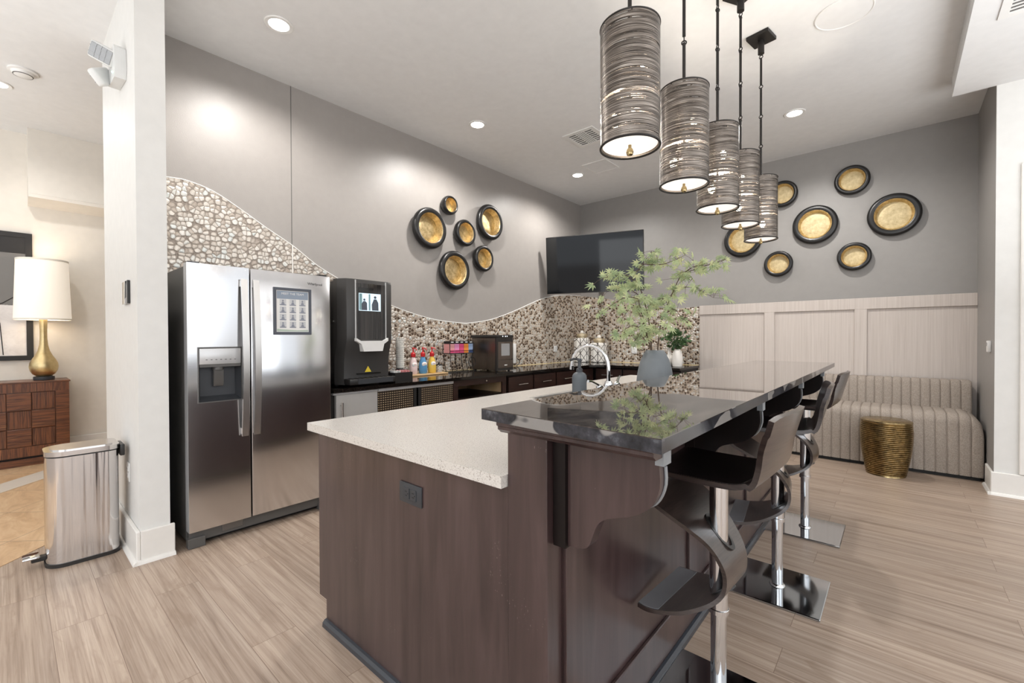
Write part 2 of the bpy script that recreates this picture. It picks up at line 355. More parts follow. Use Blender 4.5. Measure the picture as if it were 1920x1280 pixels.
# ------------------------------------------------------------------ mesh builder
class MB:
    def __init__(s): s.bm = bmesh.new()
    def _add(s, verts, faces):
        vs = [s.bm.verts.new(v) for v in verts]
        out = []
        for f in faces:
            try: out.append(s.bm.faces.new([vs[i] for i in f]))
            except ValueError: pass
        return vs, out
    def box(s, x0, x1, y0, y1, z0, z1, bev=0.0, seg=2):
        x0, x1 = sorted((x0, x1)); y0, y1 = sorted((y0, y1)); z0, z1 = sorted((z0, z1))
        vs, fs = s._add([(x0, y0, z0), (x1, y0, z0), (x1, y1, z0), (x0, y1, z0), (x0, y0, z1), (x1, y0, z1), (x1, y1, z1), (x0, y1, z1)],
                        [(0, 3, 2, 1), (4, 5, 6, 7), (0, 1, 5, 4), (1, 2, 6, 5), (2, 3, 7, 6), (3, 0, 4, 7)])
        if bev:
            es = list({e for f in fs for e in f.edges})
            bmesh.ops.bevel(s.bm, geom=es, offset=bev, segments=seg, profile=0.5, affect='EDGES')
        return s
    def prism(s, poly, axis, a0, a1):
        """poly: 2-D outline; axis: extrusion axis. x->(y,z), y->(x,z), z->(x,y)"""
        def p(q, a):
            return {'x': (a, q[0], q[1]), 'y': (q[0], a, q[1]), 'z': (q[0], q[1], a)}[axis]
        n = len(poly)
        vs = [p(q, a0) for q in poly] + [p(q, a1) for q in poly]
        fs = [tuple(range(n)), tuple(range(2 * n - 1, n - 1, -1))] + [(i, (i + 1) % n, n + (i + 1) % n, n + i) for i in range(n)]
        s._add(vs, fs); return s
    def cyl(s, p0, p1, r0, r1=None, n=20, caps=True):
        r1 = r0 if r1 is None else r1
        p0 = Vector(p0); p1 = Vector(p1); d = (p1 - p0).normalized()
        a = d.orthogonal().normalized(); b = d.cross(a)
        ring = lambda p, r: [p + (a * math.cos(2 * PI * i / n) + b * math.sin(2 * PI * i / n)) * r for i in range(n)]
        vs = ring(p0, r0) + ring(p1, r1)
        fs = [(i, (i + 1) % n, n + (i + 1) % n, n + i) for i in range(n)]
        if caps: fs += [tuple(range(n - 1, -1, -1)), tuple(range(n, 2 * n))]
        s._add(vs, fs); return s
    def lathe(s, prof, center=(0, 0, 0), axis='z', n=32, closed=False, phase=0.0):
        vs = []; fs = []; cx, cy, cz = center
        for r, h in prof:
            for i in range(n):
                t = 2 * PI * i / n + phase; u, w = r * math.cos(t), r * math.sin(t)
                vs.append({'z': (cx + u, cy + w, cz + h), 'x': (cx + h, cy + u, cz + w), 'y': (cx + u, cy + h, cz + w)}[axis])
        m = len(prof)
        for j in range(m if closed else m - 1):
            k = (j + 1) % m
            for i in range(n): fs.append((j * n + i, j * n + (i + 1) % n, k * n + (i + 1) % n, k * n + i))
        if not closed:
            fs.append(tuple(range(n - 1, -1, -1))); fs.append(tuple(range((m - 1) * n, m * n)))
        s._add(vs, fs); return s
    def tube(s, pts, r, n=8, caps=True):
        pts = [Vector(p) for p in pts]; rs = r if isinstance(r, (list, tuple)) else [r] * len(pts)
        vs = []; fs = []; prev = None
        for i, p in enumerate(pts):
            t = ((pts[min(i + 1, len(pts) - 1)]) - pts[max(i - 1, 0)]).normalized()
            a = t.orthogonal().normalized() if prev is None else (prev - t * prev.dot(t)).normalized()
            prev = a; b = t.cross(a)
            vs += [p + (a * math.cos(2 * PI * k / n) + b * math.sin(2 * PI * k / n)) * rs[i] for k in range(n)]
        for j in range(len(pts) - 1):
            for k in range(n): fs.append((j * n + k, j * n + (k + 1) % n, (j + 1) * n + (k + 1) % n, (j + 1) * n + k))
        if caps: fs += [tuple(range(n - 1, -1, -1)), tuple(range((len(pts) - 1) * n, len(pts) * n))]
        s._add(vs, fs); return s
    def torus(s, center, R, r, axis='z', n=24, m=8):
        return s.lathe([(R + r * math.cos(2 * PI * k / m), r * math.sin(2 * PI * k / m)) for k in range(m)], center, axis, n, closed=True)
    def sphere(s, center, r, n=16, m=10, sc=(1, 1, 1)):
        cx, cy, cz = center; vs = []; fs = []
        for j in range(m + 1):
            ph = -PI / 2 + PI * j / m
            for i in range(n):
                t = 2 * PI * i / n
                vs.append((cx + r * sc[0] * math.cos(ph) * math.cos(t), cy + r * sc[1] * math.cos(ph) * math.sin(t), cz + r * sc[2] * math.sin(ph)))
        for j in range(m):
            for i in range(n): fs.append((j * n + i, j * n + (i + 1) % n, (j + 1) * n + (i + 1) % n, (j + 1) * n + i))
        s._add(vs, fs); return s
    def shell(s, rows, thick, flip=False):
        """rows: grid of points -> thickened sheet"""
        R = len(rows); K = len(rows[0]); g = [[Vector(p) for p in r] for r in rows]; nr = []
        for i in range(R):
            nr.append([])
            for j in range(K):
                du = g[min(i + 1, R - 1)][j] - g[max(i - 1, 0)][j]; dv = g[i][min(j + 1, K - 1)] - g[i][max(j - 1, 0)]
                q = du.cross(dv); q = q.normalized() if q.length > 1e-9 else Vector((0, 0, 1)); nr[-1].append(-q if flip else q)
        vs = [g[i][j] + nr[i][j] * thick / 2 for i in range(R) for j in range(K)] + [g[i][j] - nr[i][j] * thick / 2 for i in range(R) for j in range(K)]
        o = R * K; fs = []
        for i in range(R - 1):
            for j in range(K - 1):
                a, b, d, e = i * K + j, i * K + j + 1, (i + 1) * K + j + 1, (i + 1) * K + j
                fs.append((a, b, d, e)); fs.append((o + a, o + e, o + d, o + b))
        for j in range(K - 1):
            fs.append((j, o + j, o + j + 1, j + 1)); q = (R - 1) * K; fs.append((q + j, q + j + 1, o + q + j + 1, o + q + j))
        for i in range(R - 1):
            fs.append((i * K, (i + 1) * K, o + (i + 1) * K, o + i * K)); q = K - 1; fs.append((i * K + q, o + i * K + q, o + (i + 1) * K + q, (i + 1) * K + q))
        s._add(vs, fs); return s
    def grid(s, rows):
        K = len(rows[0])
        s._add([p for r in rows for p in r], [(i * K + j, i * K + j + 1, (i + 1) * K + j + 1, (i + 1) * K + j) for i in range(len(rows) - 1) for j in range(K - 1)]); return s
    def frame(s, axis, a0, a1, o, h):
        """rectangular ring, outer o=(u0,u1,w0,w1), hole h, extruded along axis a0..a1"""
        u0, u1, w0, w1 = o; p0, p1, q0, q1 = h
        def b(ua, ub, wa, wb):
            if axis == 'x': s.box(a0, a1, ua, ub, wa, wb)
            elif axis == 'y': s.box(ua, ub, a0, a1, wa, wb)
            else: s.box(ua, ub, wa, wb, a0, a1)
        b(u0, p0, w0, w1); b(p1, u1, w0, w1); b(p0, p1, w0, q0); b(p0, p1, q1, w1); return s
    def rotate(s, ang, axis, center):
        bmesh.ops.rotate(s.bm, verts=s.bm.verts, cent=Vector(center), matrix=Matrix.Rotation(ang, 3, axis)); return s

def root_of(o):
    while o.parent: o = o.parent
    return o
def obj(name, mb, mat, parent=None, smooth=35, label=None):
    bm = mb.bm
    bmesh.ops.recalc_face_normals(bm, faces=bm.faces)
    if parent is not None:
        bmesh.ops.translate(bm, verts=bm.verts, vec=-root_of(parent).location)
    me = bpy.data.meshes.new(name); bm.to_mesh(me); bm.free()
    if smooth:
        me.polygons.foreach_set('use_smooth', [True] * len(me.polygons)); me.set_sharp_from_angle(angle=math.radians(smooth))
    me.materials.append(M[mat] if isinstance(mat, str) else mat)
    o = bpy.data.objects.new(name, me); COL.objects.link(o)
    if parent is not None: o.parent = parent
    if label: o['label'] = label
    return o
def thing(name, label, cat, loc=(0, 0, 0), group=None):
    o = bpy.data.objects.new(name, None); COL.objects.link(o); o.location = loc; o.empty_display_size = 0.1
    o['label'] = label; o['category'] = cat
    if group: o['group'] = group
    return o
def single(name, mb, mat, label, cat, loc, group=None, smooth=35):
    """a thing that is one mesh, with its origin at its base"""
    bmesh.ops.translate(mb.bm, verts=mb.bm.verts, vec=-Vector(loc))
    o = obj(name, mb, mat, None, smooth); o.location = loc; o['label'] = label; o['category'] = cat
    if group: o['group'] = group
    return o
def struct(name, mb, mat, parent=None, smooth=35):
    o = obj(name, mb, mat, parent, smooth)
    if parent is None: o['kind'] = 'structure'
    return o
def dup(root, loc, rotz=0.0, label=None):
    r = root.copy(); COL.objects.link(r); r.location = loc; r.rotation_euler = (0, 0, rotz)
    if label: r['label'] = label
    for ch in list(root.children):
        d = ch.copy(); COL.objects.link(d); d.parent = r
        for g in list(ch.children):
            e = g.copy(); COL.objects.link(e); e.parent = d
    return r
def text(name, body, size, matrix, mat, parent, thick=0.0006, align='CENTER'):
    cu = bpy.data.curves.new(name, 'FONT'); cu.body = body; cu.size = size; cu.extrude = thick; cu.align_x = align; cu.align_y = 'CENTER'
    tmp = bpy.data.objects.new(name + '_tmp', cu); COL.objects.link(tmp); bpy.context.view_layer.update()
    dg = bpy.context.evaluated_depsgraph_get(); me = bpy.data.meshes.new_from_object(tmp.evaluated_get(dg))
    bpy.data.objects.remove(tmp); bpy.data.curves.remove(cu)
    me.transform(matrix); me.transform(Matrix.Translation(-root_of(parent).location)); me.materials.clear(); me.materials.append(M[mat]); me.name = name
    o = bpy.data.objects.new(name, me); COL.objects.link(o); o.parent = parent; return o
# text frame for a face looking towards +x (reading direction +y, up +z)
def face_x(x, y, z): return Matrix.Translation((x, y, z)) @ Matrix(((0, 0, 1, 0), (1, 0, 0, 0), (0, 1, 0, 0), (0, 0, 0, 1)))

H = 3.47                     # ceiling height
WX, WY, RX = -3.97, 6.30, 0.60   # left wall, back wall, right gray wall

# ------------------------------------------------------------------ setting
struct('floor', MB().box(-7.2, 5.0, -4.5, 6.45, -0.08, 0.0), 'vinyl_plank', smooth=0)
struct('floor_tile', MB().prism([(-4.36, 0.495), (-3.81, -0.035), (-1.9, -1.86), (-7.02, -1.86), (-7.02, 2.0), (-4.5, 2.0), (-4.5, 0.56)], 'z', -0.01, 0.003), 'stone_tile', smooth=0)
struct('trim_1', MB().prism([(-5.62, -0.05), (-5.97, -0.05), (-6.55, 0.5), (-6.2, 0.5)], 'z', 0.0025, 0.0045), 'border_tile', smooth=0)
struct('ceiling', MB().box(-7.2, 5.0, -4.5, 6.45, H, H + 0.1), 'ceiling_paint', smooth=0)
struct('ceiling_soffit', MB().box(0.345, 5.0, -4.5, 5.262, 3.30, H), 'ceiling_paint', smooth=0)
struct('wall_left', MB().box(WX - 0.12, WX, 0.635, WY, 0, H), 'gray_paint', smooth=0)
struct('wall_back', MB().box(WX - 0.12, RX, WY, WY + 0.12, 0, H), 'gray_paint_dark', smooth=0)
struct('wall_right', MB().box(RX, RX + 0.02, 5.2625, WY, 0, H), 'gray_paint_dark', smooth=0)
struct('wall_pier', MB().box(RX + 0.0005, 5.0, 5.262, 5.2624, 0, H).box(RX + 0.0205, 5.0, 5.2624, 5.4, 0, H), 'white_paint', smooth=0)
struct('wall_partition', MB().box(-4.5, -3.27, 0.495, 0.635, 0, H), 'white_paint', smooth=0)
struct('wall_lounge', MB().box(-7.14, -7.02, -4.5, 2.0, 0, H), 'cream_paint', smooth=0)
struct('wall_lounge_end', MB().box(-7.14, -4.09, 2.0, 2.12, 0, H), 'cream_paint', smooth=0)
struct('trim_2', MB().prism([(-7.02, 2.71), (-6.78, 2.755), (-6.75, 2.757), (-6.75, 2.79), (-6.77, 2.80), (-6.77, H), (-7.02, H)], 'y', 0.166, 2.0), 'cream_paint', smooth=0)
# baseboards
def baseboard(name, segs, h=0.185):
    m = MB()
    for x0, x1, y0, y1, sx, sy in segs:
        m.box(x0, x1, y0, y1, 0, h, 0.004, 1)
        # shoe moulding on the visible side
        if sy: yy = y0 if sy < 0 else y1; m.prism([(yy, 0), (yy + sy * 0.018, 0), (yy + sy * 0.016, 0.01), (yy + sy * 0.008, 0.02), (yy, 0.022)], 'x', x0 - (0.018 if sx < 0 else 0), x1 + (0.018 if sx > 0 else 0))
        if sx: xx = x0 if sx < 0 else x1; m.prism([(xx, 0), (xx + sx * 0.018, 0), (xx + sx * 0.016, 0.01), (xx + sx * 0.008, 0.02), (xx, 0.022)], 'y', y0 - 0.018 if sy < 0 else y0, y1)
    return struct(name, m, 'trim_paint')
baseboard('baseboard_partition', [(-4.5, -3.25, 0.475, 0.4949, 1, -1), (-3.2699, -3.25, 0.4955, 0.655, 1, 0)])
baseboard('baseboard_pier', [(RX - 0.018, 5.0, 5.242, 5.2619, -1, -1), (RX - 0.018, RX - 0.0001, 5.262, 5.56, -1, 0)])
baseboard('baseboard_lounge', [(-7.0199, -7.0, -4.5, 2.0, 1, 0)])
# thin seam in the left wall
struct('trim_3', MB().box(WX, WX + 0.003, 1.641, 1.646, 2.1, H), 'vent_dark', smooth=0)
# pebble mosaic with its wave-shaped top edge
wave = [(0.66, 2.43), (0.774, 2.446), (0.892, 2.452), (1.06, 2.413), (1.243, 2.317), (1.44, 2.2), (1.642, 2.09), (1.794, 1.985), (1.89, 1.925), (2.063, 1.84),
        (2.35, 1.715), (2.683, 1.605), (2.955, 1.536), (3.253, 1.482), (3.58, 1.46), (3.755, 1.46), (4.135, 1.515), (4.557, 1.632), (5.028, 1.79), (5.366, 1.885), (5.8, 1.945), (6.287, 1.965)]
def smooth_poly(p, k=4):
    out = []
    for i in range(len(p) - 1):
        a, b, d, e = p[max(i - 1, 0)], p[i], p[i + 1], p[min(i + 2, len(p) - 1)]
        for q in range(k):
            t = q / k
            out.append(tuple(0.5 * (2 * b[j] + (d[j] - a[j]) * t + (2 * a[j] - 5 * b[j] + 4 * d[j] - e[j]) * t * t + (3 * b[j] - a[j] - 3 * d[j] + e[j]) * t ** 3) for j in range(len(b))))
    return out + [tuple(p[-1])]
ws = smooth_poly(wave)
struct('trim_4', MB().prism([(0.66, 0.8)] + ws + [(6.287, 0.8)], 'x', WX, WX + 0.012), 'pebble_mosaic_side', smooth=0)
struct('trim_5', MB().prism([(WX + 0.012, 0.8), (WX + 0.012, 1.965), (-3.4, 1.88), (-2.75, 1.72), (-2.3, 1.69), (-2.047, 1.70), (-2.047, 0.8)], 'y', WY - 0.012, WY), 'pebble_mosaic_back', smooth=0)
m = MB(); m.tube([(WX + 0.008, y, z + 0.002) for y, z in ws], 0.006, 6)
struct('trim_6', m, 'white_paint')
struct('trim_7', MB().box(WX + 0.012, WX + 0.016, 1.638, 1.647, 1.5, 2.09), 'trim_paint', smooth=0)
m = MB(); m.box(WX + 0.012, WX + 0.018, 1.66, WY - 0.012, 0.89, 0.897); m.box(WX + 0.012, -2.06, WY - 0.018, WY - 0.012, 0.89, 0.897)
struct('trim_8', m, 'light_strip', smooth=0)
# washed wainscot on the back wall
m = MB(); m.box(-2.045, RX, WY - 0.016, WY, 0.0, 1.60)
struct('wall_wainscot', m, 'washed_panel', smooth=0)
m = MB(); m.box(-2.045, RX, WY - 0.036, WY - 0.016, 1.585, 1.71, 0.003, 1)
for a, b in ((-1.254, -1.142), (-0.358, -0.246)): m.box(a, b, WY - 0.036, WY - 0.016, 0.1, 1.585, 0.003, 1)
m.box(-2.045, RX, WY - 0.036, WY - 0.016, 0.0, 0.12)
struct('trim_9', m, 'washed_panel', smooth=0)
# door casing strip at the right edge of the pier
struct('trim_10', MB().box(0.735, 0.86, 5.236, 5.2619, 0.19, 2.64, 0.004, 1), 'trim_paint')

# ------------------------------------------------------------------ ceiling fittings
def can(x, y, label):
    t = thing('recessed_light', label, 'ceiling light', (x, y, H), 'recessed ceiling lights')
    obj('trim_ring', MB().lathe([(0.092, -0.004), (0.088, -0.008), (0.066, -0.006), (0.062, -0.001), (0.092, -0.0005)], (x, y, H), 'z', 36, True), 'white_plastic', t)
    obj('lens', MB().lathe([(0.064, -0.002), (0.064, -0.0045), (0.03, -0.006), (0.002, -0.006)], (x, y, H), 'z', 36), 'can_glow', t)
can(-3.25, 1.27, 'round recessed ceiling light above the refrigerator')
can(-3.25, 3.20, 'round recessed ceiling light above the left group of wall discs')
can(-3.25, 5.09, 'round recessed ceiling light nearest the back left corner, beyond the square ceiling hatch')
can(-0.76, 5.09, 'round recessed ceiling light to the right of the pendant rods')
can(-5.80, -0.03, 'round recessed ceiling light over the console, cut by the left edge')
# supply vent
def vent(name, label, x0, x1, y0, y1, z, bank):
    t = thing(name, label, 'vent', ((x0 + x1) / 2, (y0 + y1) / 2, z), None)
    obj('frame', MB().frame('z', z - 0.008, z, (x0, x1, y0, y1), (x0 + .045, x1 - .045, y0 + .045, y1 - .045)), 'white_plastic', t)
    obj('backing', MB().box(x0 + .045, x1 - .045, y0 + .045, y1 - .045, z - 0.002, z - 0.0005), 'vent_dark', t, 0)
    m = MB(); xa, xb, ya, yb = x0 + .045, x1 - .045, y0 + .045, y1 - .045; w = (xb - xa) / 3
    n = 7
    for k in range(n + 1):
        yy = ya + (yb - ya) * k / n; m.box(xa, xa + w, yy - .006, yy + .006, z - .007, z - .002)
        m.box(xb - w, xb, yy - .006, yy + .006, z - .007, z - .002)
    for k in range(5): xx = xa + w + w * k / 4; m.box(xx - .006, xx + .006, ya, yb, z - .007, z - .002)
    obj('louvres', m, 'white_plastic', t, 0)
vent('ceiling_vent', 'square white louvred air vent in the main ceiling', -2.75, -2.38, 4.0, 4.38, H, 1)
vent('ceiling_vent', 'white louvred air vent under the lowered soffit at the right edge', 0.475, 0.90, 3.80, 4.17, 3.30, 1)
t = thing('access_hatch', 'flat square white ceiling access panel beside the air vent', 'hatch', (-2.86, 5.02, H))
obj('panel', MB().box(-3.015, -2.71, 4.85, 5.185, H - .006, H - .001), 'ceiling_paint', t, 0)
obj('frame', MB().frame('z', H - .009, H - .0005, (-3.03, -2.695, 4.835, 5.2), (-3.015, -2.71, 4.85, 5.185)), 'white_plastic', t)
t = thing('ceiling_speaker', 'large round white flush speaker grille in the ceiling', 'speaker', (-0.277, 3.74, H))
obj('rim', MB().torus((-0.277, 3.74, H - .003), 0.16, 0.006, 'z', 48), 'white_plastic', t)
obj('grille', MB().lathe([(0.157, -.001), (0.157, -.005), (0.08, -.008), (0.002, -.009)], (-0.277, 3.74, H), 'z', 48), 'ceiling_paint', t)
t = thing('smoke_detector', 'round white smoke detector on the lounge ceiling', 'smoke detector', (-5.376, 0.113, H))
obj('base', MB().lathe([(0.088, -.0005), (0.088, -.012), (0.08, -.016), (0.002, -.016)], (-5.376, .113, H), 'z', 32), 'white_plastic', t)
obj('cover', MB().lathe([(0.07, -.016), (0.062, -.034), (0.045, -.044), (0.002, -.046)], (-5.376, .113, H), 'z', 32), 'white_plastic', t)
obj('sensor_slot', MB().torus((-5.376, .113, H - .036), 0.056, 0.004, 'z', 32, 6), 'vent_dark', t)

# ------------------------------------------------------------------ things on the partition wall
t = thing('emergency_light', 'white twin head emergency light high on the partition wall', 'emergency light', (-3.62, 0.495, 2.93))
m = MB(); m.prism([(-3.74, 2.87), (-3.52, 2.85), (-3.50, 2.90), (-3.52, 3.03), (-3.56, 3.06), (-3.66, 3.06), (-3.74, 2.99)], 'y', 0.44, 0.494)
obj('housing', m, 'unit_white', t)
def head(cx, cy, cz, rz, rx, ry):
    mm = MB(); mm.box(-.075, .075, -.02, .025, -.05, .05, .014, 3)
    ln = MB(); ln.box(-.064, .064, -.0225, -.018, -.04, .04, .003, 1)
    for k in (-1, 1): ln.box(-.064, .064, -.0245, -.022, k * .018 - .003, k * .018 + .003)
    for k in (-.03, 0, .03): ln.box(k - .002, k + .002, -.0245, -.022, -.04, .04)
    R = Matrix.Translation((cx, cy, cz)) @ Matrix.Rotation(rz, 4, 'Z') @ Matrix.Rotation(rx, 4, 'X') @ Matrix.Rotation(ry, 4, 'Y')
    for q in (mm, ln): bmesh.ops.transform(q.bm, matrix=R, verts=q.bm.verts)
    h = obj('lamp_head', mm, 'unit_white', t); obj('lens', ln, 'lens_gray', h)
head(-3.63, 0.405, 3.01, 0.75, 0.25, 0.5)
head(-3.72, 0.41, 2.91, -0.9, 0.35, 0.6)
obj('status_lamp', MB().sphere((-3.57, 0.438, 2.895), 0.006), 'led_green', t)
t = thing('wall_switch', 'shiny chrome square switch plate on the partition wall', 'switch', (-3.55, 0.495, 1.56))
obj('plate', MB().box(-3.66, -3.485, 0.481, 0.4945, 1.50, 1.64, .003, 2), 'mirror_steel', t)
obj('side_cover', MB().box(-3.4845, -3.478, 0.480, 0.4945, 1.50, 1.64, .002, 1), 'black_plastic', t)
def outlet(name, label, x0, x1, y0, y1, z0, z1, mat, dark, face):
    t = thing(name, label, 'outlet', ((x0 + x1) / 2, (y0 + y1) / 2, z0))
    obj('plate', MB().box(x0, x1, y0, y1, z0, z1, .002, 2), mat, t)
    m = MB(); s = MB(); cx, cy, cz = (x0 + x1) / 2, (y0 + y1) / 2, (z0 + z1) / 2
    for k in (-1, 1):
        if face == 'h':      # wide plate facing -y
            xa = cx + k * .02; m.box(xa - .016, xa + .016, y0 - .003, y0 + .001, cz - .019, cz + .019, .001, 1)
            for q in (-.007, .007): s.box(xa - .005, xa + .005, y0 - .0036, y0 - .0026, cz + q - .0012, cz + q + .0012)
            s.cyl((xa + .010, y0 - .0036, cz), (xa + .010, y0 - .0026, cz), .0025, n=8)
        elif face == 'y':
            za = cz + k * .02; m.box(cx - .016, cx + .016, y0 - .003, y0 + .001, za - .015, za + .015, .001, 1)
            for q in (-.006, .006): s.box(cx + q - .001, cx + q + .001, y0 - .0036, y0 - .0026, za - .004, za + .006)
        else:                # facing +x
            za = cz + k * .02; m.box(x1 - .001, x1 + .003, cy - .016, cy + .016, za - .015, za + .015, .001, 1)
            for q in (-.006, .006): s.box(x1 + .0026, x1 + .0036, cy + q - .001, cy + q + .001, za - .004, za + .006)
    f = obj('receptacle', m, mat, t); obj('slots', s, dark, t, 0)
outlet('wall_outlet', 'white electrical outlet low on the partition wall behind the trash can', -3.63, -3.555, .489, .4945, .405, .52, 'white_plastic', 'vent_dark', 'y')

# ------------------------------------------------------------------ console, lamp and art in the lounge
t = thing('console_cabinet', 'walnut console cabinet with woven checkerboard front in the lounge', 'console', (-6.8, -0.3, 0))
obj('carcass', MB().box(-6.99, -6.625, -1.1, .435, .10, .838), 'walnut_vertical', t, 0)
obj('top', MB().box(-6.995, -6.595, -1.12, .445, .838, .855, .003, 1), 'walnut_horizontal', t)
obj('plinth', MB().box(-6.97, -6.62, -1.08, .42, 0.004, .075), 'walnut_horizontal', t, 0)
obj('recess', MB().box(-6.97, -6.64, -1.08, .42, .075, .10), 'espresso_dark', t, 0)
m = MB(); m.box(-6.625, -6.6, -1.1, .435, .75, .838); obj('front_rail', m, 'walnut_vertical', t, 0)
m = MB(); m.box(-6.625, -6.6, -1.1, .435, .10, .20); obj('front_rail', m, 'walnut_vertical', t, 0)
m = MB(); m.box(-6.625, -6.6, .335, .435, .20, .75); obj('front_stile', m, 'walnut_horizontal', t, 0)
for i in range(6):
    for j in range(3):
        y1 = .33 - i * .168; z1 = .745 - j * .182
        odd = (i + j) % 2
        obj('door_block', MB().box(-6.625, -6.614 + (.018 if odd else 0), y1 - .164, y1, z1 - .178, z1, .003, 1), 'walnut_horizontal' if odd else 'walnut_vertical', t)
t = thing('table_lamp', 'brass gourd table lamp with glowing white drum shade on the console', 'lamp', (-6.765, .26, .855))
b = (-6.765, .26, .855)
obj('foot', MB().lathe([(.077, .0005), (.08, .01), (.08, .035), (.07, .04)], b), 'graphite', t)
obj('body', MB().lathe([(.055, .04), (.085, .065), (.103, .10), (.110, .14), (.106, .175), (.09, .215), (.065, .26), (.045, .31), (.033, .37), (.028, .44), (.028, .52), (.031, .62), (.031, .66), (.012, .67), (.012, .8)], b), 'lamp_brass', t)
obj('shade', MB().lathe([(.214, .63), (.193, 1.255), (.189, 1.255), (.21, .63)], b, 'z', 48, True), 'lamp_glow', t)
obj('shade_hem', MB().lathe([(.2165, .628), (.2155, .645), (.2125, .645), (.2135, .628)], b, 'z', 48, True), 'shade_linen', t)
obj('shade_hem', MB().lathe([(.1955, 1.24), (.195, 1.258), (.188, 1.258), (.1885, 1.24)], b, 'z', 48, True), 'shade_linen', t)
t = thing('framed_art', 'large black framed abstract black and white painting behind the lamp', 'picture', (-7.02, -0.4, 1.06))
obj('frame', MB().frame('x', -7.019, -6.992, (-1.0, .195, 1.06, 2.41), (-.95, .145, 1.11, 2.36)), 'art_black', t, 0)
obj('canvas', MB().box(-7.018, -7.001, -.95, .145, 1.11, 2.36), 'abstract_canvas', t, 0)
m = MB()
for pts in ([(.12, 1.78), (-.02, 1.66), (-.3, 1.52)], [(-.1, 1.72), (-.04, 1.45), (-.02, 1.12)], [(-.3, 1.3), (-.04, 1.45)], [(-.1, 1.72), (-.3, 1.9)]):
    m.tube([(-7.0, y, z) for y, z in pts], .004, 5)
m.box(-7.001, -6.999, -.95, .145, 2.19, 2.36)
obj('ink_lines', m, 'art_black', t)

# ------------------------------------------------------------------ trash can
t = thing('trash_can', 'slim brushed steel step trash can beside the partition wall', 'trash can', (-3.67, .29, 0))
def stad(x0, x1, y0, y1, rf, rb, k=8):
    """outline, rounded front (low y) and small rounded back"""
    p = []
    for cx, cy, r, a0 in ((x1 - rf, y0 + rf, rf, -PI / 2), (x1 - rb, y1 - rb, rb, 0), (x0 + rb, y1 - rb, rb, PI / 2), (x0 + rf, y0 + rf, rf, PI)):
        for i in range(k + 1):
            a = a0 + (PI / 2) * i / k; p.append((cx + r * math.cos(a), cy + r * math.sin(a)))
    return p
def can_body(off, z0, z1): return MB().prism(stad(-3.80 - off, -3.535 + off, .135 - off, .445 + off, .085 + off, .05 + off), 'z', z0, z1)
obj('base_ring', can_body(.004, .001, .022), 'black_plastic', t)
obj('body', can_body(0, .022, .618), 'stainless_wavy', t)
obj('gasket', can_body(-.003, .618, .626), 'black_plastic', t)
m = can_body(.004, .626, .652)
m2 = MB(); m2.prism(stad(-3.775, -3.56, .16, .42, .07, .04), 'z', .652, .658)
obj('lid', m, 'stainless_can', t); obj('lid_inset', m2, 'stainless_can', t)
obj('hinge', MB().box(-3.70, -3.555, .449, .472, .575, .645, .006, 2), 'black_plastic', t)
p = obj('pedal', MB().box(-3.71, -3.62, .045, .115, .055, .068, .006, 2), 'chrome', t)
obj('pedal_arm', MB().box(-3.69, -3.64, .08, .14, .03, .054, .004, 1), 'black_plastic', p)
M_rot = None

# ------------------------------------------------------------------ refrigerator
t = thing('refrigerator', 'stainless steel side by side refrigerator with ice dispenser', 'refrigerator', (-3.58, 1.165, 0))
obj('cabinet', MB().box(-3.94, -3.305, .72, 1.612, .03, 1.735, .006, 1), 'dark_gray_plastic', t)
# freezer door with the dispenser opening
dh = (.776, 1.010, .893, 1.228)
m = MB(); m.frame('x', -3.30, -3.232, (.72, 1.061, .10, 1.75), dh)
fd = obj('freezer_door', m, 'stainless', t, 0)
m = MB(); m.box(-3.302, -3.2325, .7195, .7225, .10, 1.75); obj('door_edge', m, 'silver_plastic', fd, 0)
m = MB()
m.grid([[(-3.233, dh[0], dh[2]), (-3.233, dh[1], dh[2])], [(-3.288, dh[0] + .02, dh[2] + .03), (-3.288, dh[1] - .02, dh[2] + .03)], [(-3.296, dh[0] + .02, 1.12), (-3.296, dh[1] - .02, 1.12)], [(-3.235, dh[0], 1.125), (-3.235, dh[1], 1.125)]])
m.grid([[(-3.233, dh[0], dh[2]), (-3.233, dh[0], 1.125)], [(-3.288, dh[0] + .02, dh[2] + .03), (-3.296, dh[0] + .02, 1.12)]])
m.grid([[(-3.233, dh[1], 1.125), (-3.233, dh[1], dh[2])], [(-3.296, dh[1] - .02, 1.12), (-3.288, dh[1] - .02, dh[2] + .03)]])
obj('dispenser_recess', m, 'graphite', fd, 0)
m = MB(); m.box(-3.29, -3.226, dh[0] + .003, dh[1] - .003, 1.125, dh[3] - .003, .004, 2)
obj('control_panel', m, 'silver_plastic', fd)
m = MB(); m.box(-3.285, -3.228, dh[0] + .004, dh[1] - .004, 1.108, 1.1245); obj('panel_lip', m, 'dark_gray_plastic', fd, 0)
m = MB()
for k in range(7): m.box(-3.2262, -3.2252, .812 + k * .026, .822 + k * .026, 1.152, 1.156)
obj('button_marks', m, 'dark_gray_plastic', fd, 0)
m = MB()
m.prism([(-3.27, 1.10), (-3.25, 1.10), (-3.252, 1.0), (-3.262, .985), (-3.275, .985)], 'y', .862, .915); m.cyl((-3.262, .888, 1.09), (-3.262, .888, 1.12), .03)
obj('paddle', m, 'dark_gray_plastic', fd)
m = MB(); m.frame('x', -3.234, -3.2285, (dh[0] - .006, dh[1] + .006, dh[2] - .006, dh[3] + .006), dh); obj('bezel', m, 'hinge_metal', fd, 0)
m = MB(); m.box(-3.30, -3.232, 1.069, 1.615, .10, 1.75, .006, 2); rd = obj('fridge_door', m, 'stainless', t)
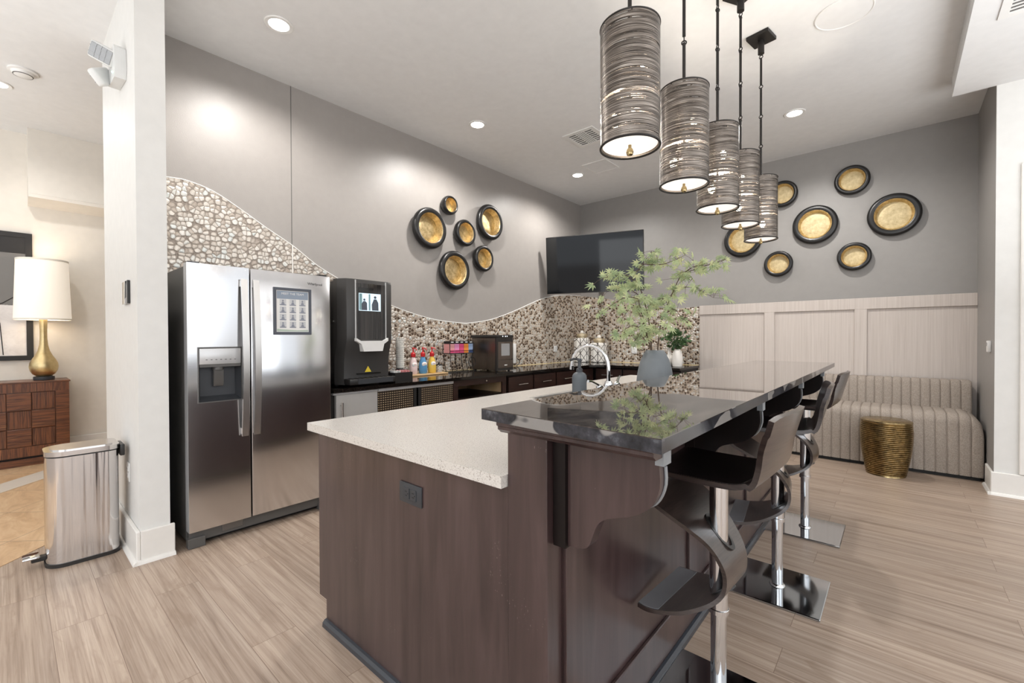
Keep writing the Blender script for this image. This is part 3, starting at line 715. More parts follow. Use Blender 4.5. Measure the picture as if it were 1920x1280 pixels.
def handle(y0, y1, par):
    rows = []
    for k in range(17):
        s = k / 16; z = 1.672 - s * 1.022; x = -3.208 + .034 * math.sin(PI * s)
        rows.append([(x, y0, z), (x, y1, z)])
    mm = MB(); mm.shell(rows, .012); mm.box(-3.233, -3.206, y0 + .004, y1 - .004, 1.625, 1.665); mm.box(-3.233, -3.206, y0 + .004, y1 - .004, .66, .70)
    obj('handle', mm, 'stainless_satin', par, 50)
handle(1.004, 1.042, fd); handle(1.075, 1.113, rd)
text('logo', 'Whirlpool', .026, face_x(-3.2315, 1.50, 1.682), 'dark_gray_plastic', rd)
m = MB(); m.box(-3.305, -3.262, .725, 1.61, .032, .098); obj('base_grille', m, 'dark_gray_plastic', t, 0)
m = MB(); m.box(-3.2625, -3.256, .90, 1.02, .048, .095, .002, 1); obj('filter_cover', m, 'hinge_metal', t)
for y in (.76, 1.57):
    m = MB(); m.box(-3.29, -3.236, y - .045, y + .045, .001, .062, .003, 1); obj('foot_cover', m, 'dark_gray_plastic', t)
    m = MB(); m.box(-3.33, -3.25, y - .03, y + .03, 1.7505, 1.762, .003, 1); obj('hinge_cap', m, 'black_plastic', t)
m = MB(); m.box(-3.93, -3.32, .74, 1.6, .001, .03); obj('roller_base', m, 'black_matte', t, 0)

t = thing('framed_notice', 'gray framed Meet The Team notice on the refrigerator door', 'notice', (-3.23, 1.339, 1.312))
obj('frame', MB().frame('x', -3.2315, -3.224, (1.209, 1.469, 1.312, 1.640), (1.228, 1.450, 1.331, 1.621)), 'poster_frame', t, 0)
sh = obj('sheet', MB().box(-3.2315, -3.228, 1.228, 1.450, 1.331, 1.621), 'paper_white', t, 0)
obj('header_band', MB().box(-3.2282, -3.2276, 1.232, 1.446, 1.562, 1.617), 'poster_blue', sh, 0)
obj('footer_band', MB().prism([(1.232, 1.334), (1.446, 1.334), (1.446, 1.346), (1.37, 1.343), (1.232, 1.352)], 'x', -3.2282, -3.2276), 'poster_green', sh, 0)
text('heading', 'MEET THE TEAM', .021, face_x(-3.2272, 1.339, 1.598), 'paper_white', sh)
m2 = MB()
for i in range(3):
    for j in range(4):
        y = 1.272 + i * .067; z = 1.535 - j * .052
        m2.box(-3.2281, -3.2274, y - .022, y + .022, z - .02, z + .026)
        m = MB(); m.cyl((-3.2274, y, z + .014), (-3.2270, y, z + .014), .0065, n=10)
        m.prism([(y - .012, z - .012), (y + .012, z - .012), (y + .006, z + .006), (y - .006, z + .006)], 'x', -3.2274, -3.2270)
        m.box(-3.2274, -3.2270, y - .022, y + .022, z - .019, z - .012); obj('portrait', m, 'poster_gray', sh, 0)
obj('portrait_tiles', m2, 'silver_plastic', sh, 0)

# ------------------------------------------------------------------ island
t = thing('kitchen_island', 'dark espresso wood kitchen island with raised bar wall and corbels', 'island', (-1.35, 2.5, 0))
m = MB(); m.box(-1.985, -.83, .956, 4.13, .115, .68); m.frame('z', .68, .845, (-1.985, -.83, .956, 4.13), (-1.80, -1.39, 2.18, 2.88))
obj('body', m, 'espresso_dark', t, 0)
obj('toe_kick', MB().box(-1.925, -.84, .956, 4.10, .002, .115), 'espresso_dark', t, 0)
obj('end_panel', MB().prism([(-1.99, .115), (-1.925, .115), (-1.925, 0.002), (-.832, 0.002), (-.832, .864), (-1.99, .864)], 'y', .935, .955), 'espresso_wood', t, 0)
obj('corner_post', MB().box(-.830, -.692, .930, 1.0, .002, 1.034, .003, 1), 'espresso_wood', t)
obj('bar_wall', MB().box(-.828, -.700, 1.0, 4.15, .002, 1.034), 'espresso_dark', t, 0)
# four cupboard fronts on the kitchen side
for k in range(4):
    y0 = .965 + k * .79
    d = obj('door', MB().box(-2.008, -1.987, y0, y0 + .78, .12, .84, .003, 1), 'espresso_wood', t)
    obj('handle', MB().cyl((-2.03, y0 + .70, .6), (-2.03, y0 + .70, .76), .006, n=10).cyl((-2.03, y0 + .70, .62), (-2.005, y0 + .70, .62), .004, n=8).cyl((-2.03, y0 + .70, .74), (-2.005, y0 + .70, .74), .004, n=8), 'nickel', d)
# panelled stool side
obj('back_panel', MB().box(-.700, -.690, 1.0, 4.15, .03, 1.034), 'espresso_wood', t, 0)
for y0, y1 in ((1.001, 1.085), (1.955, 2.05), (2.93, 3.02), (3.88, 4.15)):
    obj('stile', MB().box(-.690, -.678, y0, y1, .175, .99, .002, 1), 'espresso_wood', t)
obj('bottom_rail', MB().box(-.690, -.676, 1.001, 4.15, .03, .175, .003, 1), 'espresso_wood', t)
obj('shoe_moulding', MB().prism([(.915, .001), (.935, .001), (.935, .03), (.925, .028), (.917, .018)], 'x', -1.927, -.676), 'shoe_dark', t, 0)
obj('shoe_moulding', MB().prism([(-.676, .001), (-.655, .001), (-.657, .018), (-.666, .028), (-.676, .03)], 'y', .93, 4.15), 'shoe_dark', t, 0)
m = MB(); m.prism([(.912, 1.049), (.912, 1.04), (.918, 1.036), (.918, 1.028), (.926, 1.022), (.93, 1.018), (.99, 1.018), (.99, 1.049)], 'x', -.855, -.395)
obj('crown_moulding', m, 'espresso_wood', t, 0)
obj('support_board', MB().box(-.83, -.42, .992, 4.12, 1.0345, 1.0485), 'espresso_dark', t, 0)
prof = smooth_poly([(-.403, .99), (-.402, .947), (-.417, .906), (-.444, .879), (-.475, .862), (-.505, .851), (-.54, .838), (-.562, .818), (-.576, .786), (-.588, .757), (-.61, .744), (-.65, .740)], 3)
for y in (.968, 1.94, 2.915, 3.87):
    cb = obj('corbel', MB().prism([(-.65, 1.033), (-.405, 1.033)] + prof, 'y', y, y + .038), 'espresso_wood' if y < 1 else 'espresso_dark', t, 25)  # same wood on all four; rear ones get the bar's shade as darker colour
    obj('mounting_block', MB().box(-.689, -.6505, y - .012, y + .062, .735, 1.033), 'espresso_dark', cb, 0)
    obj('bracket_cap', MB().box(-.412, -.392, y - .003, y + .041, .998, 1.033), 'pale_metal', cb, 0, 'pale bare metal cap')
    obj('edge_strip', MB().prism([(x + (.004 if k < 8 else 0), z) for k, (x, z) in enumerate(prof[:20])] + [(x + .001, z + .001) for x, z in reversed(prof[:20])], 'y', y + .024, y + .036), 'pale_metal', cb, 0)
outlet('island_outlet', 'black double outlet on the island end panel', -1.352, -1.224, .929, .9345, .702, .774, 'graphite', 'black_matte', 'h')

# bar top (its front end is slightly out of square, as in the photo)
poly = [(-.914, .912), (-.358, .872), (-.363, 4.25), (-.918, 4.26)]
t = thing('marble_countertop', 'polished dark marble slab on the raised bar', 'countertop', (-.64, 2.5, 1.05))
m = MB(); m.prism(poly, 'z', 1.0795, 1.0815); obj('polished_face', m, 'dark_marble', t, 0)
m = MB(); m.prism(poly, 'z', 1.0500, 1.0795); obj('edge', m, 'dark_marble_edge', t, 0)
# quartz worktop with sink cut-out
sk = (-1.785, -1.405, 2.20, 2.86)
m = MB(); m.frame('z', .865, .90, (-2.04, -.832, .906, 4.18), sk)
single('worktop', m, 'white_quartz', 'speckled white quartz worktop on the lower level of the island', 'countertop', (-1.44, 2.5, .865), smooth=0)
t = thing('sink', 'rectangular stainless undermount sink in the white quartz worktop', 'sink', (-1.595, 2.53, .68))
x0, x1, y0, y1 = sk; x0 += .002; x1 -= .002; y0 += .002; y1 -= .002
m = MB(); m.frame('z', .70, .8945, (x0, x1, y0, y1), (x0 + .008, x1 - .008, y0 + .008, y1 - .008)); m.box(x0, x1, y0, y1, .692, .70)
obj('basin', m, 'stainless_satin', t, 0); obj('drain', MB().torus((-1.595, 2.53, .703), .04, .006), 'chrome', t)
t = thing('faucet', 'chrome gooseneck faucet with two lever handles on the island worktop', 'faucet', (-1.30, 2.37, .90))
pts = [(-1.30, 2.37, .93), (-1.30, 2.37, 1.05)]
for k in range(13):
    a = PI * k / 12; pts.append((-1.43 + .13 * math.cos(a), 2.37, 1.106 + .13 * math.sin(a)))
pts += [(-1.562, 2.37, 1.094)]
obj('spout', MB().tube(pts, .0118, 14), 'chrome', t)
obj('spout_tip', MB().cyl((-1.562, 2.37, 1.082), (-1.561, 2.37, 1.106), .0145, n=16), 'chrome', t)
obj('base', MB().lathe([(.032, 0.0005), (.032, .01), (.024, .02), (.02, .05), (.026, .085), (.029, .10), (.024, .112), (.018, .125)], (-1.30, 2.37, .90)), 'chrome', t)
for s in (-1, 1):
    yy = 2.37 + s * .105
    h = obj('handle_post', MB().lathe([(.028, .0005), (.026, .012), (.017, .03), (.015, .07), (.022, .09), (.019, .105), (.006, .115)], (-1.30, yy, .90), n=20), 'chrome', t)
    obj('lever', MB().tube([(-1.30, yy, 1.0), (-1.31, yy + s * .03, 1.018), (-1.32, yy + s * .065, 1.034), (-1.325, yy + s * .085, 1.036)], [.011, .009, .008, .009], 10), 'chrome', h)
    
t = thing('soap_dispenser', 'matte gray soap bottle with metal pump beside the sink', 'soap dispenser', (-1.25, 1.97, .90))
b = (-1.25, 1.97, .90)
obj('bottle', MB().lathe([(.034, .0005), (.038, .006), (.038, .176), (.036, .188), (.030, .198), (.020, .204), (.014, .207)], b), 'soap_gray', t)
pm = obj('pump', MB().lathe([(.0165, .206), (.0165, .222), (.010, .226), (.008, .262), (.012, .264), (.012, .276), (.004, .278)], b, n=20), 'graphite', t)
obj('nozzle', MB().tube([(-1.25, 1.97, 1.172), (-1.275, 1.955, 1.174), (-1.292, 1.945, 1.166)], .006, 10), 'black_gloss', pm)
# bell vase and branches
vb = (-1.2, 2.81, .90)
t = thing('bell_vase', 'matte blue gray bell shaped vase on the island holding maple branches', 'vase', vb)
obj('body', MB().lathe([(.07, .0005), (.085, .004), (.103, .03), (.115, .07), (.117, .10), (.112, .14), (.103, .19), (.09, .235), (.072, .275), (.06, .295), (.054, .300), (.048, .296), (.05, .27), (.06, .2), (.06, .05), (.01, .04)], vb, 'z', 48), 'vase_gray', t, 60)
TW = {
 'A': [[(-1.215, 2.796, 1.187), (-1.229, 2.786, 1.377), (-1.265, 2.784, 1.537), (-1.299, 2.768, 1.644), (-1.327, 2.771, 1.704)], [(-1.299, 2.768, 1.644), (-1.332, 2.635, 1.69), (-1.416, 2.495, 1.66)], [(-1.265, 2.784, 1.537), (-1.388, 2.784, 1.62), (-1.507, 2.706, 1.605)], [(-1.327, 2.771, 1.704), (-1.263, 2.762, 1.767), (-1.206, 2.773, 1.849)], [(-1.263, 2.762, 1.767), (-1.125, 2.776, 1.754), (-1.008, 2.826, 1.804)]],
 'B': [[(-1.192, 2.833, 1.186), (-1.187, 2.876, 1.378), (-1.161, 2.927, 1.511), (-1.131, 2.954, 1.597), (-1.096, 3.013, 1.704), (-0.99, 3.106, 1.761), (-0.867, 3.174, 1.806)], [(-1.096, 3.013, 1.704), (-1.018, 3.002, 1.752), (-0.903, 3.01, 1.754)], [(-1.131, 2.954, 1.597), (-1.024, 2.969, 1.615), (-0.891, 3.004, 1.539)], [(-1.161, 2.927, 1.511), (-1.225, 2.978, 1.55), (-1.3, 2.991, 1.499)], [(-1.175, 2.9, 1.435), (-1.087, 2.858, 1.465), (-1.026, 2.831, 1.394)]],
 'C': [[(-1.216, 2.786, 1.188), (-1.231, 2.751, 1.31), (-1.245, 2.707, 1.448), (-1.264, 2.692, 1.535)], [(-1.264, 2.692, 1.535), (-1.308, 2.587, 1.537), (-1.39, 2.448, 1.443)], [(-1.245, 2.707, 1.448), (-1.315, 2.713, 1.486), (-1.391, 2.712, 1.4)], [(-1.231, 2.731, 1.31), (-1.261, 2.625, 1.361), (-1.314, 2.526, 1.31)], [(-1.23, 2.731, 1.286), (-1.158, 2.689, 1.377), (-1.084, 2.674, 1.342)], [(-1.228, 2.733, 1.258), (-1.274, 2.746, 1.3), (-1.318, 2.76, 1.257)]]}
rnd = random.Random(3)
def maple_leaf(mb, p, size, nrm, up):
    nrm = nrm.normalized(); u = (up - nrm * up.dot(nrm)).normalized(); w = nrm.cross(u)
    for ang, ln in ((-1.9, .55), (-1.15, .85), (-.5, 1.0), (.0, 1.15), (.5, 1.0), (1.15, .85), (1.9, .55)):
        d = u * math.cos(ang) + w * math.sin(ang); sd = w * math.cos(ang) - u * math.sin(ang)
        L = size * ln; wd = size * .12
        mid = p + d * L * .45 + nrm * size * .05; tip = p + d * L - nrm * size * .12
        mb._add([p, mid + sd * wd, tip, mid - sd * wd], [(0, 1, 2), (0, 2, 3)])
for key, lab in (('A', 'tallest pale green artificial maple branch leaning left in the bell vase'), ('B', 'pale green artificial maple branch reaching far right in the bell vase'), ('C', 'short low pale green artificial maple branch in the bell vase')):
    tws = TW[key]; root0 = Vector(tws[0][0]); bot = Vector((vb[0] + (root0.x - vb[0]) * .6, vb[1] + (root0.y - vb[1]) * .6, .96))
    t = thing('maple_branch', lab, 'branch', tuple(bot), 'artificial maple branches in the bell vase')
    st = MB(); lf = MB()
    for i, tw in enumerate(tws):
        pts = ([tuple(bot)] if i == 0 else []) + tw
        sp = smooth_poly(pts, 4)
        r0 = .0055 if i == 0 else .0032
        st.tube(sp, [r0 * (1 - .65 * q / (len(sp) - 1)) for q in range(len(sp))], 6)
        L = len(sp); start = int(L * (.55 if i == 0 else .25))
        for q in range(start, L):
            for _ in range((2 if key == 'C' or q % 2 else 3) if i else 2):
                p = Vector(sp[q]); o = Vector((rnd.gauss(0, .035), rnd.gauss(0, .035), rnd.gauss(0, .026)))
                e = p + o
                st.tube([p, p + o * .5 + Vector((0, 0, .004)), e], .0011, 4)
                nr = Vector((rnd.gauss(.35, .5), rnd.gauss(-.75, .5), rnd.gauss(.5, .45))); upv = o.normalized() + Vector((rnd.gauss(0, .4), rnd.gauss(0, .4), rnd.gauss(-.2, .3)))
                maple_leaf(lf, e, rnd.uniform(.038, .056), nr, upv)
    obj('stems', st, 'stem_bark', t); obj('leaves', lf, 'maple_leaf', t, 0)

# ------------------------------------------------------------------ bar stools (built once, copied)
def make_stool(label):
    t = thing('bar_stool', label, 'bar stool', (0, 0, 0), 'bentwood bar stools along the island')
    obj('base_plate', MB().box(-.205, .205, -.207, .207, 0.0006, .012, .003, 1), 'mirror_steel', t)
    obj('base_collar', MB().lathe([(.036, .012), (.034, .018), (.029, .022), (.026, .023)], (0, 0, 0)), 'chrome', t)
    obj('lower_tube', MB().cyl((0, 0, .0225), (0, 0, .35), .0255, n=28), 'chrome', t)
    obj('upper_tube', MB().cyl((0, 0, .352), (0, 0, .806), .0295, n=28), 'chrome', t)
    obj('tube_collar', MB().lathe([(.026, .343), (.033, .343), (.033, .358), (.0297, .36)], (0, 0, 0), n=28, closed=False), 'chrome', t)
    obj('seat_mount', MB().box(-.09, .07, -.08, .08, .806, .8135, .002, 1), 'black_plastic', t)
    # seat + back: one bent sheet
    pr = smooth_poly([(-.206, .812), (-.198, .821), (-.17, .826), (-.10, .824), (.0, .824), (.08, .826), (.125, .834), (.160, .856), (.182, .90), (.198, .95), (.212, 1.0), (.228, 1.062)], 3)
    rows = []
    L = len(pr)
    for i, (x, z) in enumerate(pr):
        s = i / (L - 1); row = []
        hw = .184
        if s < .08: hw = .184 - .03 * (1 - s / .08) ** 2
        for j in range(13):
            q = -1 + 2 * j / 12
            dish = .012 * (q * q) if z < .84 else 0
            curve = -.022 * (q * q) * min(1, max(0, (z - .84) / .12))
            zz = z + dish * (1 if s < .6 else 0)
            if s > .93: zz -= .012 * abs(q) ** 6
            row.append((x + curve, q * hw, zz))
        rows.append(row)
    obj('seat_shell', MB().shell(rows, .016), 'stool_wood', t, 60)
    obj('seat_pad', MB().shell([[(p[0], p[1] * .985, p[2] + .0095) for p in r] for r in rows[2:19]], .002), 'stool_seat_top', t, 60)
    # S-shaped foot ribbon with the tube passing through two slots
    fr = [(-.18, .806), (-.203, .797), (-.209, .778), (-.20, .756), (-.182, .737), (-.150, .720), (-.093, .687), (-.04, .652), (.005, .612), (.036, .568), (.053, .522), (.05, .468), (.025, .43), (-.02, .398), (-.075, .372), (-.14, .355), (-.18, .35), (-.212, .35)]
    wd = [.16, .165, .175, .178, .178, .176, .165, .145, .12, .108, .102, .104, .115, .135, .155, .17, .176, .172]
    fp = smooth_poly([(x, z, w) for (x, z), w in zip(fr, wd)], 4)
    K = 13; rows = []
    for x, z, w in fp: rows.append([(x, -w + 2 * w * j / (K - 1), z) for j in range(K)])
    m = MB(); m.shell(rows, .013); obj('foot_ribbon', m, 'stool_wood', t, 60)
    for (px, pz, ang) in ((.0, .617, -.80), (.0, .411, .72)):
        mm = MB(); mm.lathe([(.038, -.0078), (.038, .0078), (.0297, .0078), (.0297, -.0078)], (0, 0, 0), 'z', 28)
        for v in mm.bm.verts: v.co.x *= 1.75
        bmesh.ops.transform(mm.bm, matrix=Matrix.Translation((px, 0, pz)) @ Matrix.Rotation(-ang if ang > 0 else -ang, 4, 'Y'), verts=mm.bm.verts)
        obj('slot_ring', mm, 'black_plastic', t)
    rows = [[(x, -w * .96 + 2 * w * .96 * j / 8, z + .0078) for j in range(9)] for x, z, w in fp if x < -.13 and z < .37]
    obj('foot_pad', MB().shell(rows, .0022), 'foot_pad', t, 60, 'gray metal wear plate')
    return t
SX = -.458
stool = make_stool('bentwood bar stool nearest the camera at the front end of the bar')
for i, (y, r, lab) in enumerate(((1.605, -.06, 'bentwood bar stool nearest the camera at the front end of the bar'), (2.60, .14, 'middle bentwood bar stool with its back seen edge on'), (3.515, -.05, 'farthest bentwood bar stool, nearest the sofa'))):
    q = dup(stool, (SX, y, 0), 0, lab) if i else stool
    for ch in q.children:      # the seat swivels on the square base
        if ch.name.split('.')[0] not in ('base_plate', 'base_collar', 'lower_tube'): ch.rotation_euler = (0, 0, r)
stool.location = (SX, 1.605, 0)

# ------------------------------------------------------------------ pendants
def make_pendant(label):
    t = thing('pendant_light', label, 'pendant light', (0, 0, H), 'wire drum pendant lights over the bar')
    zt, zb, R = 2.435, 1.995, .108
    cn = obj('canopy', MB().box(-.075, .075, -.075, .075, H - .028, H - .0005, .003, 1), 'iron', t)
    obj('canopy_stem', MB().cyl((0, 0, H - .028), (0, 0, H - .125), .021, n=20), 'iron', cn)
    top, bot = H - .15, zt + .02; n = 4; L = (top - bot) / n
    for k in range(n):
        z1 = top - k * L
        rd_ = obj('rod', MB().cyl((0, 0, z1 - .016), (0, 0, z1 - L + .016), .0075, n=12), 'iron', t)
        mm = MB(); mm.torus((0, 0, z1 + .002), .012, .003, 'x', 16, 6); mm.torus((0, 0, z1 - .014), .010, .003, 'y', 16, 6)
        obj('link', mm, 'iron', rd_)
    obj('top_socket', MB().cyl((0, 0, zt + .03), (0, 0, zt - .06), .014, n=14), 'iron', t)
    mm = MB()
    for a in (0, PI / 3, 2 * PI / 3): mm.cyl((R * math.cos(a), R * math.sin(a), zt - .006), (-R * math.cos(a), -R * math.sin(a), zt - .006), .003, n=8)
    obj('spider', mm, 'iron', t)
    sh = obj('shade', MB().lathe([(R, zb), (R, zt), (R - .003, zt), (R - .003, zb)], (0, 0, 0), 'z', 64, True), 'wire_weave', t, 40)
    obj('shade_rim', MB().torus((0, 0, zt), R - .001, .0035, 'z', 48, 8), 'iron', sh)
    obj('shade_rim', MB().torus((0, 0, zb), R - .001, .0045, 'z', 48, 8), 'iron', sh)
    obj('stem', MB().cyl((0, 0, zt - .06), (0, 0, zb - .004), .0055, n=10), 'iron', t)
    obj('diffuser', MB().lathe([(R - .008, zb + .008), (R - .008, zb + .011), (.006, zb + .011), (.006, zb + .008)], (0, 0, 0), 'z', 48, True), 'diffuser_glow', t)
    obj('finial', MB().lathe([(.004, -.032), (.011, -.028), (.014, -.018), (.011, -.008), (.006, -.002), (.006, .008)], (0, 0, zb), n=18), 'antique_brass', t)
    for dx, dy, z in ((.045, .03, zt - .13), (-.045, -.03, zb + .10)):
        b_ = obj('bulb', MB().sphere((dx, dy, z), .017, 14, 10, (1, 1, 1.5)), 'bulb_glow', t)
        obj('bulb_holder', MB().cyl((dx, dy, z + .024), (dx, dy, z + .06), .012, n=12).cyl((dx, dy, z + .045), (0, 0, z + .045), .004, n=8), 'iron', b_)
    return t
PY = (1.535, 2.09, 2.60, 3.075, 3.635); PX = -.752
plabs = ('largest looking wire drum pendant, nearest the camera', 'second wire drum pendant from the camera', 'middle wire drum pendant of the row of five', 'fourth wire drum pendant from the camera, in front of the television side', 'farthest wire drum pendant, before the gold discs')
plabs = ('wire drum pendant nearest the camera, largest and leftmost of the five', 'wire drum pendant second from the left in the row', 'wire drum pendant third from the left, middle of the row', 'wire drum pendant fourth from the left in the row', 'wire drum pendant farthest away, rightmost of the five')
pend = make_pendant(plabs[0])
for k in range(1, 5): dup(pend, (PX, PY[k], H), .35 * k, plabs[k])
pend.location = (PX, PY[0], H)

# ------------------------------------------------------------------ back counter run
FX = -3.30
t = thing('granite_countertop', 'glossy black granite L shaped countertop along the mosaic wall', 'countertop', (-3.6, 4.0, .86))
m = MB(); m.prism([(-3.955, 1.655), (-3.265, 1.655), (-3.265, 5.40), (-3.12, 5.56), (-2.05, 5.56), (-2.05, 6.285), (-3.955, 6.285)], 'z', .861, .89)
obj('slab', m, 'black_granite', t, 0)
# undercounter ice maker
t = thing('undercounter_refrigerator', 'stainless door undercounter refrigerator next to the tall refrigerator', 'refrigerator', (-3.6, 1.86, 0))
obj('case', MB().box(-3.93, -3.335, 1.665, 2.055, .01, .855), 'black_plastic', t, 0)
d = obj('door', MB().box(-3.33, -3.296, 1.69, 2.055, .10, .838, .003, 1), 'brushed_panel', t)
obj('handle', MB().cyl((-3.265, 1.725, .55), (-3.265, 1.725, .78), .008, n=12).cyl((-3.265, 1.725, .575), (-3.30, 1.725, .575), .005, n=8).cyl((-3.265, 1.725, .755), (-3.30, 1.725, .755), .005, n=8), 'nickel', d)
obj('top_trim', MB().box(-3.33, -3.292, 1.665, 2.055, .84, .855), 'silver_plastic', t, 0)
# bottle cooler with two perforated doors
t = thing('beverage_cooler', 'undercounter cooler with two perforated brown doors and pale top strip', 'cooler', (-3.6, 2.47, 0))
obj('case', MB().box(-3.93, -3.33, 2.06, 2.895, .01, .855), 'black_plastic', t, 0)
for y0, y1 in ((2.065, 2.455), (2.475, 2.89)):
    d = obj('door', MB().box(-3.328, -3.30, y0, y1, .10, .83), 'perforated_panel', t, 0)
    obj('door_stile', MB().box(-3.3295, -3.296, y1 - .03 if y0 < 2.2 else y0, y1 if y0 < 2.2 else y0 + .03, .10, .83), 'black_matte', d, 0)
obj('top_strip', MB().box(-3.328, -3.29, 2.06, 2.895, .834, .858), 'silver_plastic', t, 0)
# open cabinet
t = thing('open_cabinet', 'dark base cabinet with open maple lined shelf', 'cabinet', (-3.6, 3.28, 0))
m = MB(); m.frame('x', -3.32, FX, (2.90, 3.685, .10, .858), (2.965, 3.62, .45, .795)); obj('face_frame', m, 'drawer_wood', t, 0)
obj('back_panel', MB().box(-3.93, -3.92, 2.905, 3.68, .10, .858), 'maple_interior', t, 0)
obj('side_panel', MB().box(-3.92, -3.322, 2.905, 2.92, .10, .858), 'maple_interior', t, 0)
obj('side_panel', MB().box(-3.92, -3.322, 3.665, 3.68, .10, .858), 'maple_interior', t, 0)
obj('shelf', MB().box(-3.919, -3.33, 2.921, 3.664, .655, .67), 'espresso_dark', t, 0)
obj('base', MB().box(-3.919, -3.33, 2.921, 3.664, .10, .12), 'maple_interior', t, 0)
obj('lock', MB().cyl((FX - .001, 3.36, .825), (FX + .012, 3.36, .825), .009, n=14), 'nickel', t)
single('storage_box', MB().box(-3.75, -3.55, 2.96, 3.12, .671, .78, .003, 1), 'tan_wood', 'small tan box inside the open cabinet', 'box', (-3.65, 3.04, .671))
# drawer units
def drawer_unit(label, a0, a1, side):
    mid = (a0 + a1) / 2
    if side == 'left':
        t = thing('drawer_cabinet', label, 'cabinet', (-3.6, mid, 0), 'dark drawer cabinets under the granite')
        B = lambda x0, x1, u0, u1, z0, z1, bv=0: MB().box(x0, x1, u0, u1, z0, z1, bv, 1)
        obj('carcass', B(-3.93, -3.322, a0 + .002, a1 - .002, .10, .858), 'espresso_dark', t, 0)
        obj('kick', B(-3.93, -3.38, a0 + .002, a1 - .002, .001, .10), 'black_matte', t, 0)
        d = obj('drawer', B(-3.321, FX, a0 + .012, a1 - .012, .655, .835, .003), 'drawer_wood', t)
        h = MB().cyl((FX + .028, mid - .085, .742), (FX + .028, mid + .085, .742), .0065, n=10)
        for s in (-.07, .07): h.cyl((FX, mid + s, .742), (FX + .028, mid + s, .742), .004, n=8)
        obj('handle', h, 'nickel', d)
        d = obj('door', B(-3.321, FX, a0 + .012, a1 - .012, .115, .64, .003), 'drawer_wood', t)
        obj('handle', MB().cyl((FX + .028, a1 - .05, .46), (FX + .028, a1 - .05, .60), .006, n=10).cyl((FX, a1 - .05, .48), (FX + .028, a1 - .05, .48), .004, n=8).cyl((FX, a1 - .05, .58), (FX + .028, a1 - .05, .58), .004, n=8), 'nickel', d)
    else:
        fy = 5.60
        t = thing('drawer_cabinet', label, 'cabinet', (mid, 5.95, 0), 'dark drawer cabinets under the granite')
        obj('carcass', MB().box(a0 + .002, a1 - .002, fy + .022, 6.27, .10, .858), 'espresso_dark', t, 0)
        obj('kick', MB().box(a0 + .002, a1 - .002, fy + .08, 6.27, .001, .10), 'black_matte', t, 0)
        d = obj('drawer', MB().box(a0 + .012, a1 - .012, fy, fy + .021, .655, .835, .003, 1), 'drawer_wood', t)
        h = MB().cyl((mid - .085, fy - .028, .747), (mid + .085, fy - .028, .747), .0065, n=10)
        for s in (-.07, .07): h.cyl((mid + s, fy, .747), (mid + s, fy - .028, .747), .004, n=8)
        obj('handle', h, 'nickel', d)
        d = obj('door', MB().box(a0 + .012, a1 - .012, fy, fy + .021, .115, .64, .003, 1), 'drawer_wood', t)
        obj('handle', MB().cyl((a1 - .05, fy - .028, .46), (a1 - .05, fy - .028, .60), .006, n=10).cyl((a1 - .05, fy, .48), (a1 - .05, fy - .028, .48), .004, n=8).cyl((a1 - .05, fy, .58), (a1 - .05, fy - .028, .58), .004, n=8), 'nickel', d)
drawer_unit('dark drawer cabinet right beside the open cabinet', 3.72, 4.185, 'left')
drawer_unit('dark drawer cabinet second past the open cabinet', 4.185, 4.655, 'left')
drawer_unit('dark drawer cabinet third past the open cabinet', 4.655, 5.12, 'left')
drawer_unit('dark drawer cabinet on the left run nearest the corner', 5.12, 5.58, 'left')
drawer_unit('dark drawer cabinet on the back wall beside the corner', -3.29, -2.86, 'back')
drawer_unit('dark drawer cabinet on the back wall behind the faucet', -2.86, -2.46, 'back')
drawer_unit('dark drawer cabinet at the right end of the back counter', -2.46, -2.06, 'back')

# ------------------------------------------------------------------ things on the back counter
CZ = .8905
# coffee machine
t = thing('coffee_machine', 'tall black bean to cup coffee machine with picture screen', 'coffee machine', (-3.6, 2.0, CZ))
obj('body', MB().box(-3.93, -3.46, 1.765, 2.25, .905, 1.755, .004, 1), 'black_plastic', t)
m = MB()
fr = [(-3.46, 1.755), (-3.40, 1.755), (-3.33, 1.80), (-3.315, 1.845), (-3.315, 2.17), (-3.33, 2.215), (-3.40, 2.26), (-3.46, 2.26)]
rows = []
for z, k in ((.905, .045), (.96, .05), (1.10, .045), (1.18, .03), (1.25, .006), (1.30, 0), (1.74, 0), (1.768, .012)):
    rows.append([(x - (k if x > -3.45 else 0), y, z) for x, y in fr])
m.grid(rows); m._add(rows[-1], [tuple(range(8))]); m._add(rows[0], [tuple(range(8))])
dr = obj('front_door', m, 'coffee_gray', t, 25)
obj('glass_panel', MB().box(-3.316, -3.312, 1.872, 2.143, 1.275, 1.735), 'dark_glass', dr, 0)
m = MB(); m.box(-3.316, -3.309, 1.863, 1.872, 1.27, 1.76); m.box(-3.316, -3.309, 2.143, 2.152, 1.27, 1.76); obj('trim_strips', m, 'silver_plastic', dr, 0)
obj('spout_cover', MB().prism([(1.86, 1.285), (1.90, 1.262), (2.115, 1.262), (2.155, 1.285), (2.155, 1.262), (2.115, 1.235), (2.10, 1.175), (1.925, 1.175), (1.905, 1.235), (1.86, 1.262)], 'x', -3.345, -3.285), 'white_plastic', dr, 0)
sc_ = obj('screen', MB().box(-3.3118, -3.309, 1.897, 2.098, 1.51, 1.655), 'screen_glow', t, 0)
m = MB()
